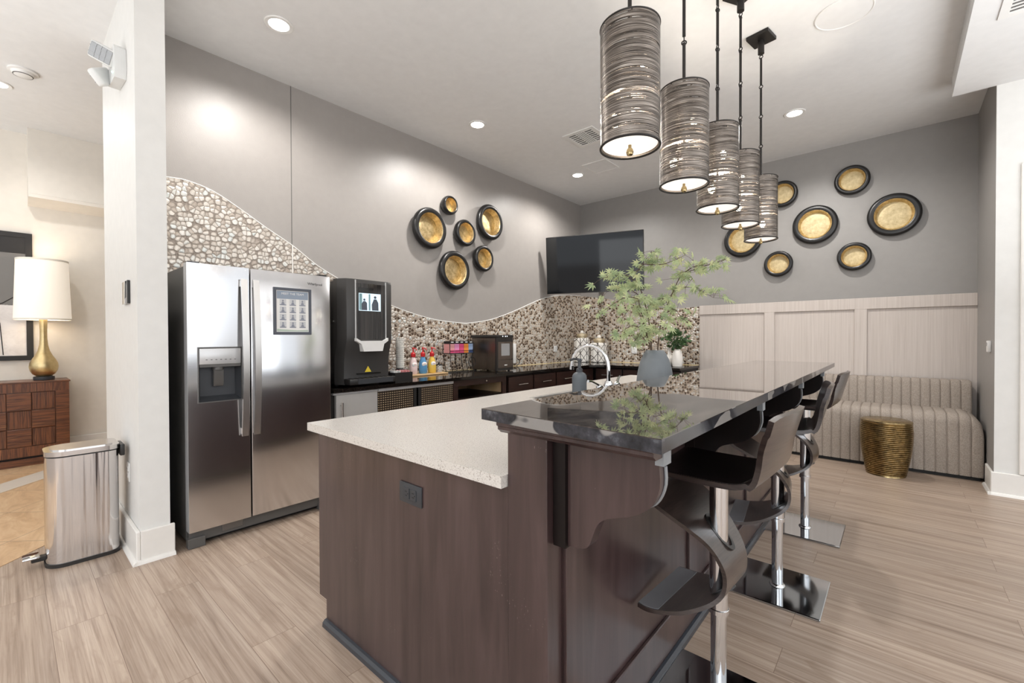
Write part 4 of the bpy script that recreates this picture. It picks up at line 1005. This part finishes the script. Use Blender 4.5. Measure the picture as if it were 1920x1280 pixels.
for yy, s in ((1.945, .8), (2.045, 1.0)):
    m.cyl((-3.309, yy, 1.51 + .115 * s), (-3.3082, yy, 1.51 + .115 * s), .012 * s, n=12)
    m.prism([(yy - .03 * s, 1.515), (yy + .032 * s, 1.515), (yy + .03 * s, 1.56 * 1 + .02 * s), (yy + .012 * s, 1.51 + .1 * s), (yy - .012 * s, 1.51 + .1 * s), (yy - .032 * s, 1.565)], 'x', -3.309, -3.3084)
obj('picture_figures', m, 'figure_gray', sc_, 0)
m = MB(); m.box(-3.309, -3.3086, 1.90, 1.925, 1.515, 1.65); m.box(-3.309, -3.3086, 1.985, 2.0, 1.515, 1.65); obj('picture_backdrop', m, 'figure_teal', sc_, 0)
obj('top_window', MB().box(-3.316, -3.3105, 1.89, 2.03, 1.66, 1.70), 'black_gloss', dr, 0)
obj('warning_label', MB().prism([(1.975, 1.0), (2.035, 1.0), (2.005, 1.05)], 'x', -3.3612, -3.3585), 'label_yellow', dr, 0)
m = MB(); m.box(-3.364, -3.350, 1.90, 2.12, .985, .994)
obj('nozzle_bar', m, 'black_gloss', dr, 0)
dt = obj('drip_tray', MB().box(-3.45, -3.285, 1.80, 2.225, .906, .955, .006, 2), 'black_plastic', t)
obj('tray_front', MB().box(-3.2852, -3.281, 1.87, 2.2, .91, .95), 'graphite', dt, 0)
m = MB()
for k in range(9): m.box(-3.43, -3.30, 1.83 + k * .045, 1.838 + k * .045, .9552, .958)
obj('tray_grate', m, 'black_gloss', dt, 0)
obj('lock', MB().cyl((-3.46, 1.757, 1.42), (-3.46, 1.748, 1.42), .010, n=14), 'nickel', t)
for x, y in ((-3.9, 1.8), (-3.5, 1.8), (-3.9, 2.22), (-3.5, 2.22)): obj('foot', MB().cyl((x, y, CZ), (x, y, .906), .018, n=14), 'black_matte', t)
# organiser with packets
t = thing('condiment_organizer', 'open black condiment box beside the coffee machine', 'organizer', (-3.45, 2.35, CZ))
m = MB(); m.frame('z', CZ + .004, .975, (-3.55, -3.345, 2.262, 2.448), (-3.545, -3.35, 2.267, 2.443)); m.box(-3.55, -3.345, 2.262, 2.448, CZ, CZ + .004)
obj('box', m, 'black_plastic', t, 0)
obj('divider', MB().box(-3.545, -3.35, 2.32, 2.324, CZ + .005, .965), 'black_plastic', t, 0)
for k in range(11):
    y = 2.274 + k * .0155; kind = 'paper_white' if k < 5 else 'packet_blush'
    if 2.315 < y < 2.329: continue
    m = MB(); m.box(-.03, .03, -.003, .003, 0, .07, .001, 1)
    bmesh.ops.transform(m.bm, matrix=Matrix.Translation((-3.40 - .03 * (k % 2), y, .92 - .0)) @ Matrix.Rotation(rnd.uniform(-.12, .12), 4, 'Y'), verts=m.bm.verts)
    single('sugar_packet', m, kind, 'white sugar packet standing in the black condiment box' if k < 5 else 'pink sweetener packet standing in the black condiment box', 'packet', (-3.40, y, .92), 'white sugar packets' if k < 5 else 'pink sweetener packets')
# lids and cups
for k in range(4):
    m = MB().lathe([(.045, 0), (.047, .004), (.044, .012), (.036, .014), (.034, .02), (.002, .021)], (-3.66, 2.53, CZ + .03 + k * .016), n=28)
    single('cup_lid', m, 'black_plastic', 'black plastic cup lid in the stack behind the condiment box', 'lid', (-3.66, 2.53, CZ + .03 + k * .016), 'stack of black cup lids')
t = thing('lid_holder', 'small round black holder under the stack of cup lids', 'holder', (-3.66, 2.53, CZ))
obj('tray', MB().lathe([(.056, 0), (.058, .004), (.058, .03), (.054, .03), (.052, .006), (.002, .005)], (-3.66, 2.53, CZ), n=28), 'black_matte', t)
cup = None
for k in range(15):
    loc = (-3.76, 2.60, CZ + k * .0205)
    if cup is None:
        cup = single('paper_cup', MB().lathe([(.029, 0), (.0415, .10), (.044, .102), (.044, .106), (.041, .106), (.0402, .1015), (.028, .004), (.001, .003)], loc, n=28), 'printed_cup', 'printed white paper cup in the tall nested stack', 'cup', loc, 'stack of paper cups')
    else:
        o = cup.copy(); COL.objects.link(o); o.location = loc
# tray with creamers
single('wooden_tray', MB().box(-3.86, -3.70, 2.70, 3.18, CZ, CZ + .016, .004, 2), 'tan_wood', 'thin light wood tray under the creamer bottles', 'tray', (-3.78, 2.94, CZ))
def creamer(x, y, mat, label, lab2):
    z = CZ + .0165; t = thing('creamer_bottle', label, 'bottle', (x, y, z), 'coffee creamer pump bottles')
    bd = obj('bottle', MB().lathe([(.036, 0), (.042, .008), (.044, .05), (.043, .09), (.036, .13), (.025, .16), (.019, .172), (.018, .182)], (x, y, z), n=28), mat, t)
    obj('label_patch', MB().sphere((x + .031, y - .004, z + .10), .032, 16, 8, (.42, 1.0, .8)), lab2, bd)
    obj('label_stripe', MB().sphere((x + .034, y - .004, z + .104), .026, 16, 8, (.46, .9, .16)), 'label_red', bd)
    p = obj('pump_collar', MB().lathe([(.023, .178), (.024, .182), (.024, .215), (.014, .226), (.007, .23), (.007, .262), (.013, .264), (.013, .274), (.003, .278)], (x, y, z), n=20), 'red_plastic', t)
    obj('pump_spout', MB().tube([(x, y, z + .268), (x + .022, y + .012, z + .268), (x + .036, y + .02, z + .25)], .006, 8), 'red_plastic', p)
creamer(-3.78, 2.775, 'bottle_pink', 'pale pink creamer pump bottle on the wooden tray', 'paper_white')
creamer(-3.78, 2.90, 'bottle_blue', 'blue creamer pump bottle on the wooden tray', 'paper_white')
creamer(-3.78, 3.02, 'bottle_yellow', 'yellow creamer pump bottle on the wooden tray', 'paper_white')
t = thing('sugar_pot', 'small black and white chevron patterned pot right of the creamers', 'pot', (-3.81, 3.14, CZ + .0165))
obj('pot', MB().lathe([(.028, 0), (.034, .004), (.036, .07), (.033, .075)], (-3.81, 3.14, CZ + .0165), n=24), 'chevron', t)
obj('lid', MB().lathe([(.035, .075), (.034, .083), (.012, .09), (.008, .094), (.011, .102), (.002, .108)], (-3.81, 3.14, CZ + .0165), n=24), 'black_plastic', t)
# wire rack with tea boxes
t = thing('wire_rack', 'black scrolled wire rack holding tea boxes', 'rack', (-3.80, 3.42, CZ))
m = MB()
ya, yb = 3.24, 3.61; zs = 1.105
for x in (-3.86, -3.74):
    for z in (zs, 1.225): m.tube([(x, ya, z), (x, yb, z)], .004, 6)
for y in (ya, yb):
    for z in (zs, 1.225): m.tube([(-3.86, y, z), (-3.74, y, z)], .004, 6)
    m.tube([(-3.74, y, zs), (-3.74, y, 1.225)], .004, 6); m.tube([(-3.86, y, zs), (-3.86, y, 1.225)], .004, 6)
m.tube([(-3.74, ya, zs + .03), (-3.74, yb, zs + .03)], .003, 6)
obj('basket', m, 'black_matte', t)
m = MB()
for y in (ya + .02, (ya + yb) / 2, yb - .02):
    for x in (-3.745, -3.855): m.tube([(x, y, zs), (x, y - .012, zs - .07), (x, y + .004, zs - .13), (x, y + .02, CZ + .02), (x, y + .02, CZ + .005)], .004, 6)
obj('legs', m, 'black_matte', t)
m = MB(); m.torus((-3.742, yb - .03, 1.0), .055, .004, 'x', 24, 6)
for x in (-3.745, -3.855): m.tube([(x, ya - .01, CZ + .006), (x, yb + .02, CZ + .006)], .0045, 6)
obj('scroll', m, 'black_matte', t)
for k, (mt, lab) in enumerate((('packet_blush', 'pale pink tea box, leftmost in the wire rack'), ('packet_pink', 'lilac pink tea box, second from the left in the wire rack'), ('packet_rose', 'bright rose tea box in the middle of the wire rack'), ('packet_orange', 'orange tea box in the wire rack'), ('packet_blue', 'pale blue tea box, rightmost in the wire rack'))):
    y0 = 3.248 + k * .0715
    t = thing('tea_box', lab, 'tea box', (-3.80, y0 + .034, zs + .005), 'tea boxes in the wire rack')
    bx = obj('carton', MB().box(-3.853, -3.748, y0, y0 + .068, zs + .005, 1.215, .002, 1), mt, t)
    obj('header', MB().box(-3.852, -3.747, y0 + .001, y0 + .067, 1.2155, 1.246), 'black_matte', t, 0)
    obj('header_tag', MB().box(-3.7469, -3.7462, y0 + .016, y0 + .052, 1.225, 1.238), 'paper_white', t, 0)
    obj('lower_band', MB().box(-3.7479, -3.747, y0 + .002, y0 + .066, zs + .008, zs + .04), 'packet_navy' if k == 4 else ('packet_rose' if k < 3 else 'packet_orange'), bx, 0)
# nugget ice maker
t = thing('ice_maker', 'boxy bronze steel countertop ice maker with small window', 'ice maker', (-3.67, 3.845, CZ))
obj('body', MB().box(-3.88, -3.49, 3.71, 3.985, .905, 1.282, .004, 1), 'stainless_bronze', t)
obj('top_cover', MB().box(-3.89, -3.455, 3.70, 3.995, 1.2825, 1.315, .006, 2), 'black_plastic', t)
m = MB(); m.frame('x', -3.4895, -3.462, (3.705, 3.99, .90, 1.282), (3.728, 3.985, .925, 1.235)); fp_ = obj('front_frame', m, 'black_plastic', t, 0)
m = MB(); m.frame('x', -3.489, -3.464, (3.729, 3.984, 1.03, 1.234), (3.785, 3.94, 1.07, 1.215)); obj('upper_panel', m, 'stainless_bronze', t, 0)
obj('ice_window', MB().box(-3.489, -3.47, 3.786, 3.939, 1.071, 1.214), 'lens_gray', t, 0)
dw = obj('ice_drawer', MB().box(-3.489, -3.462, 3.729, 3.984, .927, 1.022, .002, 1), 'stainless_bronze', t)
obj('badge', MB().box(-3.4618, -3.4608, 3.835, 3.885, .955, .967), 'white_plastic', dw, 0)
m = MB()
for y in (3.80, 3.845, 3.875): m.cyl((-3.456, y, 1.298), (-3.4535, y, 1.298), .006, n=12)
obj('indicator_lights', m, 'led_white', t)
for x, y in ((-3.85, 3.74), (-3.5, 3.74), (-3.85, 3.955), (-3.5, 3.955)): obj('foot', MB().cyl((x, y, CZ), (x, y, .906), .014, n=12), 'black_matte', t)
t = thing('power_strip', 'upright white power strip on the mosaic right of the ice maker', 'power strip', (-3.955, 4.57, .94))
obj('housing', MB().box(-3.9575, -3.93, 4.545, 4.6, .93, 1.20, .004, 2), 'white_plastic', t)
obj('cord', MB().tube([(-3.93, 4.61, 1.0), (-3.92, 4.65, .97), (-3.925, 4.66, .93), (-3.92, 4.60, .899)], .006, 8), 'black_plastic', t)
outlet('wall_outlet', 'white outlet plate on the left mosaic wall near the corner', -3.9575, -3.95, 5.51, 5.60, 1.06, 1.15, 'white_plastic', 'vent_dark', 'x')
outlet('wall_outlet', 'white outlet plate on the back mosaic wall behind the bell vase', -3.05, -2.965, 6.28, 6.2875, 1.03, 1.13, 'white_plastic', 'vent_dark', 'y')
# ginger jars
def jar(x, y, w, hb, ht, label):
    z = CZ; t = thing('ginger_jar', label, 'jar', (x, y, z), 'trellis ginger jars in the corner')
    k = w / 2 * 1.15
    obj('body', MB().lathe([(k * .9, 0), (k, .01), (k, hb - .03), (k * .92, hb - .01), (k * .55, hb)], (x, y, z), n=8, phase=.2 + PI / 8), 'trellis_ceramic', t, 20)
    obj('neck', MB().lathe([(k * .6, hb), (k * .6, hb + .02)], (x, y, z), n=24), 'gold_lid', t)
    l = obj('lid', MB().lathe([(k * .7, hb + .02), (k * .72, hb + .03), (k * .66, hb + .06), (k * .4, ht - .04), (k * .2, ht - .03)], (x, y, z), n=24), 'gold_lid', t)
    obj('finial', MB().sphere((x, y, z + ht - .015), k * .24, 14, 8), 'white_ceramic', l)
jar(-3.77, 6.02, .215, .385, .485, 'taller white trellis ginger jar, left of the pair in the corner')
jar(-3.52, 6.12, .225, .31, .41, 'shorter white trellis ginger jar, right of the pair in the corner')
t = thing('white_vase', 'slim white bullet vase holding greenery at the counter end', 'vase', (-2.17, 5.80, CZ))
obj('body', MB().lathe([(.045, 0), (.058, .004), (.066, .05), (.068, .10), (.063, .16), (.05, .205), (.036, .228), (.03, .23), (.03, .2), (.001, .19)], (-2.17, 5.80, CZ), n=32), 'white_ceramic', t, 60)
t = thing('white_vase', 'small round white bottle vase half hidden behind the bell vase', 'vase', (-2.33, 5.93, CZ))
obj('body', MB().lathe([(.035, 0), (.055, .008), (.075, .05), (.074, .09), (.05, .13), (.024, .16), (.02, .22), (.026, .235), (.018, .235), (.015, .18), (.001, .17)], (-2.33, 5.93, CZ), n=32), 'white_ceramic', t, 60)
t = thing('greenery_bunch', 'bunch of dark glossy green leaves in the slim white vase', 'plant', (-2.17, 5.80, 1.09))
m = MB(); st = MB()
for k in range(150):
    d = Vector((rnd.gauss(0, 1), rnd.gauss(0, 1), rnd.gauss(0, 1))).normalized(); r = rnd.uniform(.07, .16)
    p = Vector((-2.19, 5.80, 1.255)) + Vector((d.x * r * 1.15, d.y * r, d.z * r * .92))
    u = (d + Vector((rnd.gauss(0, .5),) * 3)).normalized(); w = u.orthogonal().normalized(); s = rnd.uniform(.028, .042)
    m._add([p - u * s, p + w * s * .55, p + u * s, p - w * s * .55], [(0, 1, 2, 3)])
    if k % 6 == 0: st.tube([(-2.17, 5.80, 1.09), (-2.18, 5.80, 1.16), tuple(p)], .0025, 5)
obj('stems', st, 'leaf_dark', t); obj('leaves', m, 'ficus_leaf', t, 0)

# ------------------------------------------------------------------ television
t = thing('television', 'black flat screen television on an arm mount in the corner', 'television', (-3.2, 5.4, 2.32))
Lp = Vector((-3.83, 5.16, 0)); Rp = Vector((-2.555, 5.625, 0)); u = (Rp - Lp).normalized(); nrm = Vector((u.y, -u.x, 0)); mid = (Lp + Rp) / 2; W = (Rp - Lp).length
RM = Matrix(((u.x, -nrm.x, 0, mid.x), (u.y, -nrm.y, 0, mid.y), (0, 0, 1, 2.315), (0, 0, 0, 1)))
TILT = Matrix.Rotation(math.radians(4.5), 4, 'X')
def tvpart(name, mb, mat, par, sm=35, tilt=True):
    bmesh.ops.transform(mb.bm, matrix=RM @ TILT if tilt else RM, verts=mb.bm.verts); return obj(name, mb, mat, par, sm)
tvpart('case', MB().box(-W / 2, W / 2, .0, .045, -.405, .405, .005, 2), 'black_plastic', t)
tvpart('screen', MB().box(-W / 2 + .010, W / 2 - .010, -.002, .001, -.39, .396), 'tv_screen', t, 0)
tvpart('lower_bezel', MB().box(-W / 2 + .004, W / 2 - .004, -.005, .001, -.404, -.391), 'black_gloss', t, 0)
tvpart('mount_bracket', MB().box(-.2, .2, .046, .08, -.15, .15), 'black_matte', t, 0)
c0 = RM @ Vector((0, .09, 0))
obj('mount_arm', MB().box(-.03, .03, -.02, .02, -.05, .05) if False else MB().tube([tuple(c0), (-3.45, 5.85, 2.32), (-3.60, 6.27, 2.32)], .03, 8), 'black_matte', t)
obj('wall_plate', MB().box(-3.75, -3.45, 6.268, 6.299, 2.17, 2.47), 'black_matte', t, 0)

# ------------------------------------------------------------------ wall discs
def disc(axis, x, y, z, R, label, group, deep):
    t = thing('wall_disc', label, 'wall decor', (x, y, z), group)
    d = deep
    sg = 1 if axis == 'x' else -1
    # fat black outer rim (bowl shaped), gold inner wall, gold disc
    rim = smooth_poly([(R * .80, .0015), (R * .93, d * .25), (R, d * .55), (R * .985, d * .8), (R * .92, d * .97), (R * .82, d * 1.0), (R * .74, d * .93)], 3)
    obj('rim', MB().lathe([(r, h * sg) for r, h in rim] + [(R * .70, d * .80 * sg), (R * .72, .002 * sg)], (x, y, z), axis, 56, True), 'rim_black', t, 50)
    obj('inner_wall', MB().lathe([(R * .742, d * .925 * sg), (R * .70, d * .79 * sg), (R * .685, d * .4 * sg), (R * .64, d * .16 * sg), (R * .63, d * .15 * sg), (R * .68, d * .4 * sg), (R * .695, d * .79 * sg), (R * .737, d * .927 * sg)], (x, y, z), axis, 56, True), 'gold_leaf', t, 50)
    obj('gold_plate', MB().lathe([(R * .66, d * .13 * sg), (R * .64, d * .165 * sg), (R * .3, d * .145 * sg), (.002, d * .14 * sg)], (x, y, z), axis, 48), 'gold_leaf' if axis == 'x' else 'gold_disc', t, 50)
gl = 'black rimmed gold discs on the left wall'
for y, z, R, lab in ((3.10, 2.498, .226, 'large black rimmed gold bowl on the left wall, leftmost of its group'), (3.39, 2.815, .108, 'smallest black rimmed gold bowl at the top of the left wall group'), (3.63, 2.538, .158, 'medium black rimmed gold bowl in the middle of the left wall group'),
                     (4.06, 2.747, .224, 'large black rimmed gold bowl at the upper right of the left wall group'), (3.94, 2.271, .162, 'medium black rimmed gold bowl at the lower right of the left wall group'), (3.46, 2.071, .227, 'large black rimmed gold bowl lowest in the left wall group')):
    disc('x', WX, y, z, R, lab, gl, .10)
gb = 'black rimmed gold discs on the back wall'
for x, z, R, lab in ((-1.055, 3.025, .16, 'black rimmed gold disc half hidden by the farthest pendant'), (-1.50, 2.53, .222, 'large black rimmed gold disc partly hidden behind the two farthest pendants'), (-1.10, 2.178, .157, 'black rimmed gold disc lowest left on the back wall'),
                     (-.728, 2.597, .224, 'large black rimmed gold disc in the middle of the back wall group'), (-.383, 3.037, .164, 'black rimmed gold disc highest on the back wall'), (-.026, 2.585, .226, 'large black rimmed gold disc rightmost on the back wall'), (-.362, 2.179, .157, 'black rimmed gold disc lowest right on the back wall')):
    disc('y', x, WY, z, R, lab, gb, .075)

# ------------------------------------------------------------------ banquette, drum table, thermostat
t = thing('banquette_sofa', 'taupe channel tufted banquette sofa against the wainscot', 'sofa', (-.7, 5.95, 0))
X0, X1 = -1.75, .585
def channels(x0, x1, pitch, sec, endfn=None, sub=10):
    """sec: profile list (y,z,ny,nz); tufted in x"""
    n = int(round((x1 - x0) / pitch)); w = (x1 - x0) / n; rows = []
    for i in range(n * sub + 1):
        x = x0 + w * i / sub; f = (i % sub) / sub; dpt = -.007 * (1 - math.sin(PI * f) ** .35) if 0 < f < 1 else -.013
        rows.append([(x,) + endfn(x, y + ny * dpt, z + nz * dpt) if endfn else (x, y + ny * dpt, z + nz * dpt) for y, z, ny, nz in sec])
    return rows
def rnd_sec(y0, y1, z0, z1, r, k=6):
    s = [(y0, z0, -1, 0), (y0, z0 + .15, -1, 0), (y0, z1 - r, -1, 0)]
    for i in range(1, k): a = PI - (PI / 2) * i / k; s.append((y0 + r + r * math.cos(a), z1 - r + r * math.sin(a), math.cos(a), math.sin(a)))
    s += [(y0 + r, z1, 0, 1), ((y0 + r + y1) / 2, z1, 0, 1), (y1, z1, 0, 1)]
    return s
def end_round(x, y, z, R=.14):
    dx = x - (X1 - R)
    if dx > 0 and z > .3:
        k = (R - math.sqrt(max(0, R * R - dx * dx))); z = max(z - k, .3) if z > .45 else z
    return (y, z)
rows = channels(X0, X1, .077, rnd_sec(5.62, 6.06, .035, .585, .09), end_round)
m = MB(); m.grid(rows)
lastr = rows[-1]; m._add(list(lastr) + [(X1, 6.06, .035)], [tuple(range(len(lastr) + 1))])
obj('seat', m, 'tweed', t, 60)
rows = channels(X0, X1 - .04, .072, [(6.02, .50, -1, 0), (6.015, .6, -1, 0), (6.03, .72, -1, 0), (6.045, .81, -1, .1), (6.06, .845, -.6, .8), (6.09, .858, 0, 1), (6.25, .855, 0, 1)])
m = MB(); m.grid(rows); lastr = rows[-1]; m._add(list(lastr) + [(X1 - .04, 6.25, .50)], [tuple(range(len(lastr) + 1))])
obj('backrest', m, 'tweed', t, 60)
obj('frame', MB().box(X0 + .01, X1 - .05, 6.07, 6.245, .05, .80), 'black_matte', t, 0)
obj('plinth', MB().box(X0 + .02, X1 - .02, 5.65, 6.24, .001, .05), 'black_matte', t, 0)
t = thing('drum_table', 'ribbed antique brass drum side table in front of the sofa', 'side table', (-.07, 5.395, 0))
pr = [(.145, .0006)]
for k in range(27):
    z = .01 + k * .0175; s = z / .5; r = .148 + .047 * math.sin(min(1, s * 1.25) * PI / 2) - (.008 * max(0, (s - .8) / .2))
    pr += [(r - .007, z), (r, z + .005), (r, z + .0125), (r - .007, z + .0174)]
pr += [(.187, .485), (.19, .49), (.188, .503), (.18, .507), (.002, .507)]
obj('body', MB().lathe(pr, (-.07, 5.395, 0), n=56), 'antique_brass', t, 50)
obj('top_plate', MB().lathe([(.178, .5072), (.174, .5105), (.002, .5105)], (-.07, 5.395, 0), n=56), 'antique_brass', t, 50)
t = thing('thermostat', 'small white thermostat on the gray wall right of the sofa', 'thermostat', (RX, 5.46, 1.16))
obj('case', MB().box(RX - .022, RX - .0005, 5.42, 5.50, 1.15, 1.245, .004, 2), 'white_plastic', t)
obj('display', MB().box(RX - .0235, RX - .0215, 5.435, 5.485, 1.20, 1.23), 'lens_gray', t, 0)

# ------------------------------------------------------------------ light
w = bpy.data.worlds.new('world'); scene.world = w; w.use_nodes = True
nt = w.node_tree; bg = nt.nodes['Background']
tc = nt.nodes.new('ShaderNodeTexCoord'); sp = nt.nodes.new('ShaderNodeSeparateXYZ'); cr = nt.nodes.new('ShaderNodeValToRGB')
nt.links.new(tc.outputs['Generated'], sp.inputs[0]); nt.links.new(sp.outputs['Z'], cr.inputs['Fac'])
e = cr.color_ramp.elements; e[0].position = 0.0; e[0].color = (0.5, 0.48, 0.46, 1); e[1].position = 0.012; e[1].color = (0.92, 0.96, 1.0, 1)
nt.links.new(cr.outputs['Color'], bg.inputs['Color']); bg.inputs['Strength'].default_value = 1.3

def area(name, loc, rot, sx, sy, power, col=(1, 1, 1)):
    l = bpy.data.lights.new(name, 'AREA'); l.shape = 'RECTANGLE'; l.size = sx; l.size_y = sy; l.energy = power; l.color = col
    o = bpy.data.objects.new(name, l); COL.objects.link(o); o.location = loc; o.rotation_euler = rot; return o
def point(name, loc, power, col, r=.05):
    l = bpy.data.lights.new(name, 'POINT'); l.energy = power; l.color = col; l.shadow_soft_size = r
    o = bpy.data.objects.new(name, l); COL.objects.link(o); o.location = loc; return o
def spot(name, loc, power, col, ang=150, blend=.6, r=.06):
    l = bpy.data.lights.new(name, 'SPOT'); l.energy = power; l.color = col; l.spot_size = math.radians(ang); l.spot_blend = blend; l.shadow_soft_size = r
    o = bpy.data.objects.new(name, l); COL.objects.link(o); o.location = loc; return o
WARM = (1.0, .965, .92)
for x, y, p in ((-3.25, 1.27, 95), (-3.25, 3.2, 125), (-3.25, 5.09, 130), (-.76, 5.09, 130), (-5.8, -.03, 45), (-.76, -1.2, 30), (-3.25, -1.2, 20), (1.8, 2.5, 60), (1.8, -.5, 30)):  # entries after the lounge one are added unseen lamps with no fitting
    spot('can_lamp', (x, y, H - .03), p, WARM, 160)
for y in PY:
    point('pendant_lamp', (PX, y, 2.25), 22, (1.0, .90, .76), .03)
point('table_lamp_bulb', (-6.8, .26, 1.85), 5, (1.0, .92, .82), .06)
area('added_unseen_fill', (1.2, -4.2, 1.9), (math.radians(90), 0, math.radians(12)), 5.0, 2.6, 75, (.94, .97, 1.0))  # added soft fill behind the camera; no window stands there
area('added_unseen_fill', (4.8, 0.5, 1.8), (math.radians(90), 0, math.radians(90)), 5.0, 2.4, 60, (.94, .97, 1.0))  # added unseen fill from the open right side, not a window

area('added_ceiling_fill', (1.6, -2.2, 1.6), (math.radians(180), 0, 0), 3.5, 3.0, 210, (.95, .98, 1.0))  # added upward fill behind the camera, no such lamp in the room
area('added_ceiling_fill', (2.3, 2.6, 1.6), (math.radians(180), 0, 0), 2.5, 2.5, 130, (.95, .98, 1.0))  # added unseen fill that brightens the kitchen ceiling
area('added_ceiling_fill', (-4.6, -2.6, 1.6), (math.radians(180), 0, 0), 3.0, 2.0, 120, (.94, .98, 1.0))  # added unseen fill that lifts the lounge side

# ------------------------------------------------------------------ camera
yaw, pitch, roll, f = .7169, -.0102, .0033, 827.0
F = Vector((-math.sin(yaw) * math.cos(pitch), math.cos(yaw) * math.cos(pitch), math.sin(pitch)))
R0 = Vector((math.cos(yaw), math.sin(yaw), 0)); D0 = F.cross(R0)
R = R0 * math.cos(roll) + D0 * math.sin(roll); D = D0 * math.cos(roll) - R0 * math.sin(roll)
cam = bpy.data.cameras.new('camera'); cam.sensor_width = 36.0; cam.sensor_fit = 'HORIZONTAL'; cam.lens = f / 1920 * 36.0; cam.clip_start = .05
co = bpy.data.objects.new('camera', cam); COL.objects.link(co)
co.matrix_world = Matrix(((R.x, -D.x, -F.x, 0), (R.y, -D.y, -F.y, 0), (R.z, -D.z, -F.z, 1.29), (0, 0, 0, 1)))
scene.camera = co
scene.view_settings.view_transform = 'Standard'
scene.view_settings.look = 'None'
scene.view_settings.exposure = 0.0
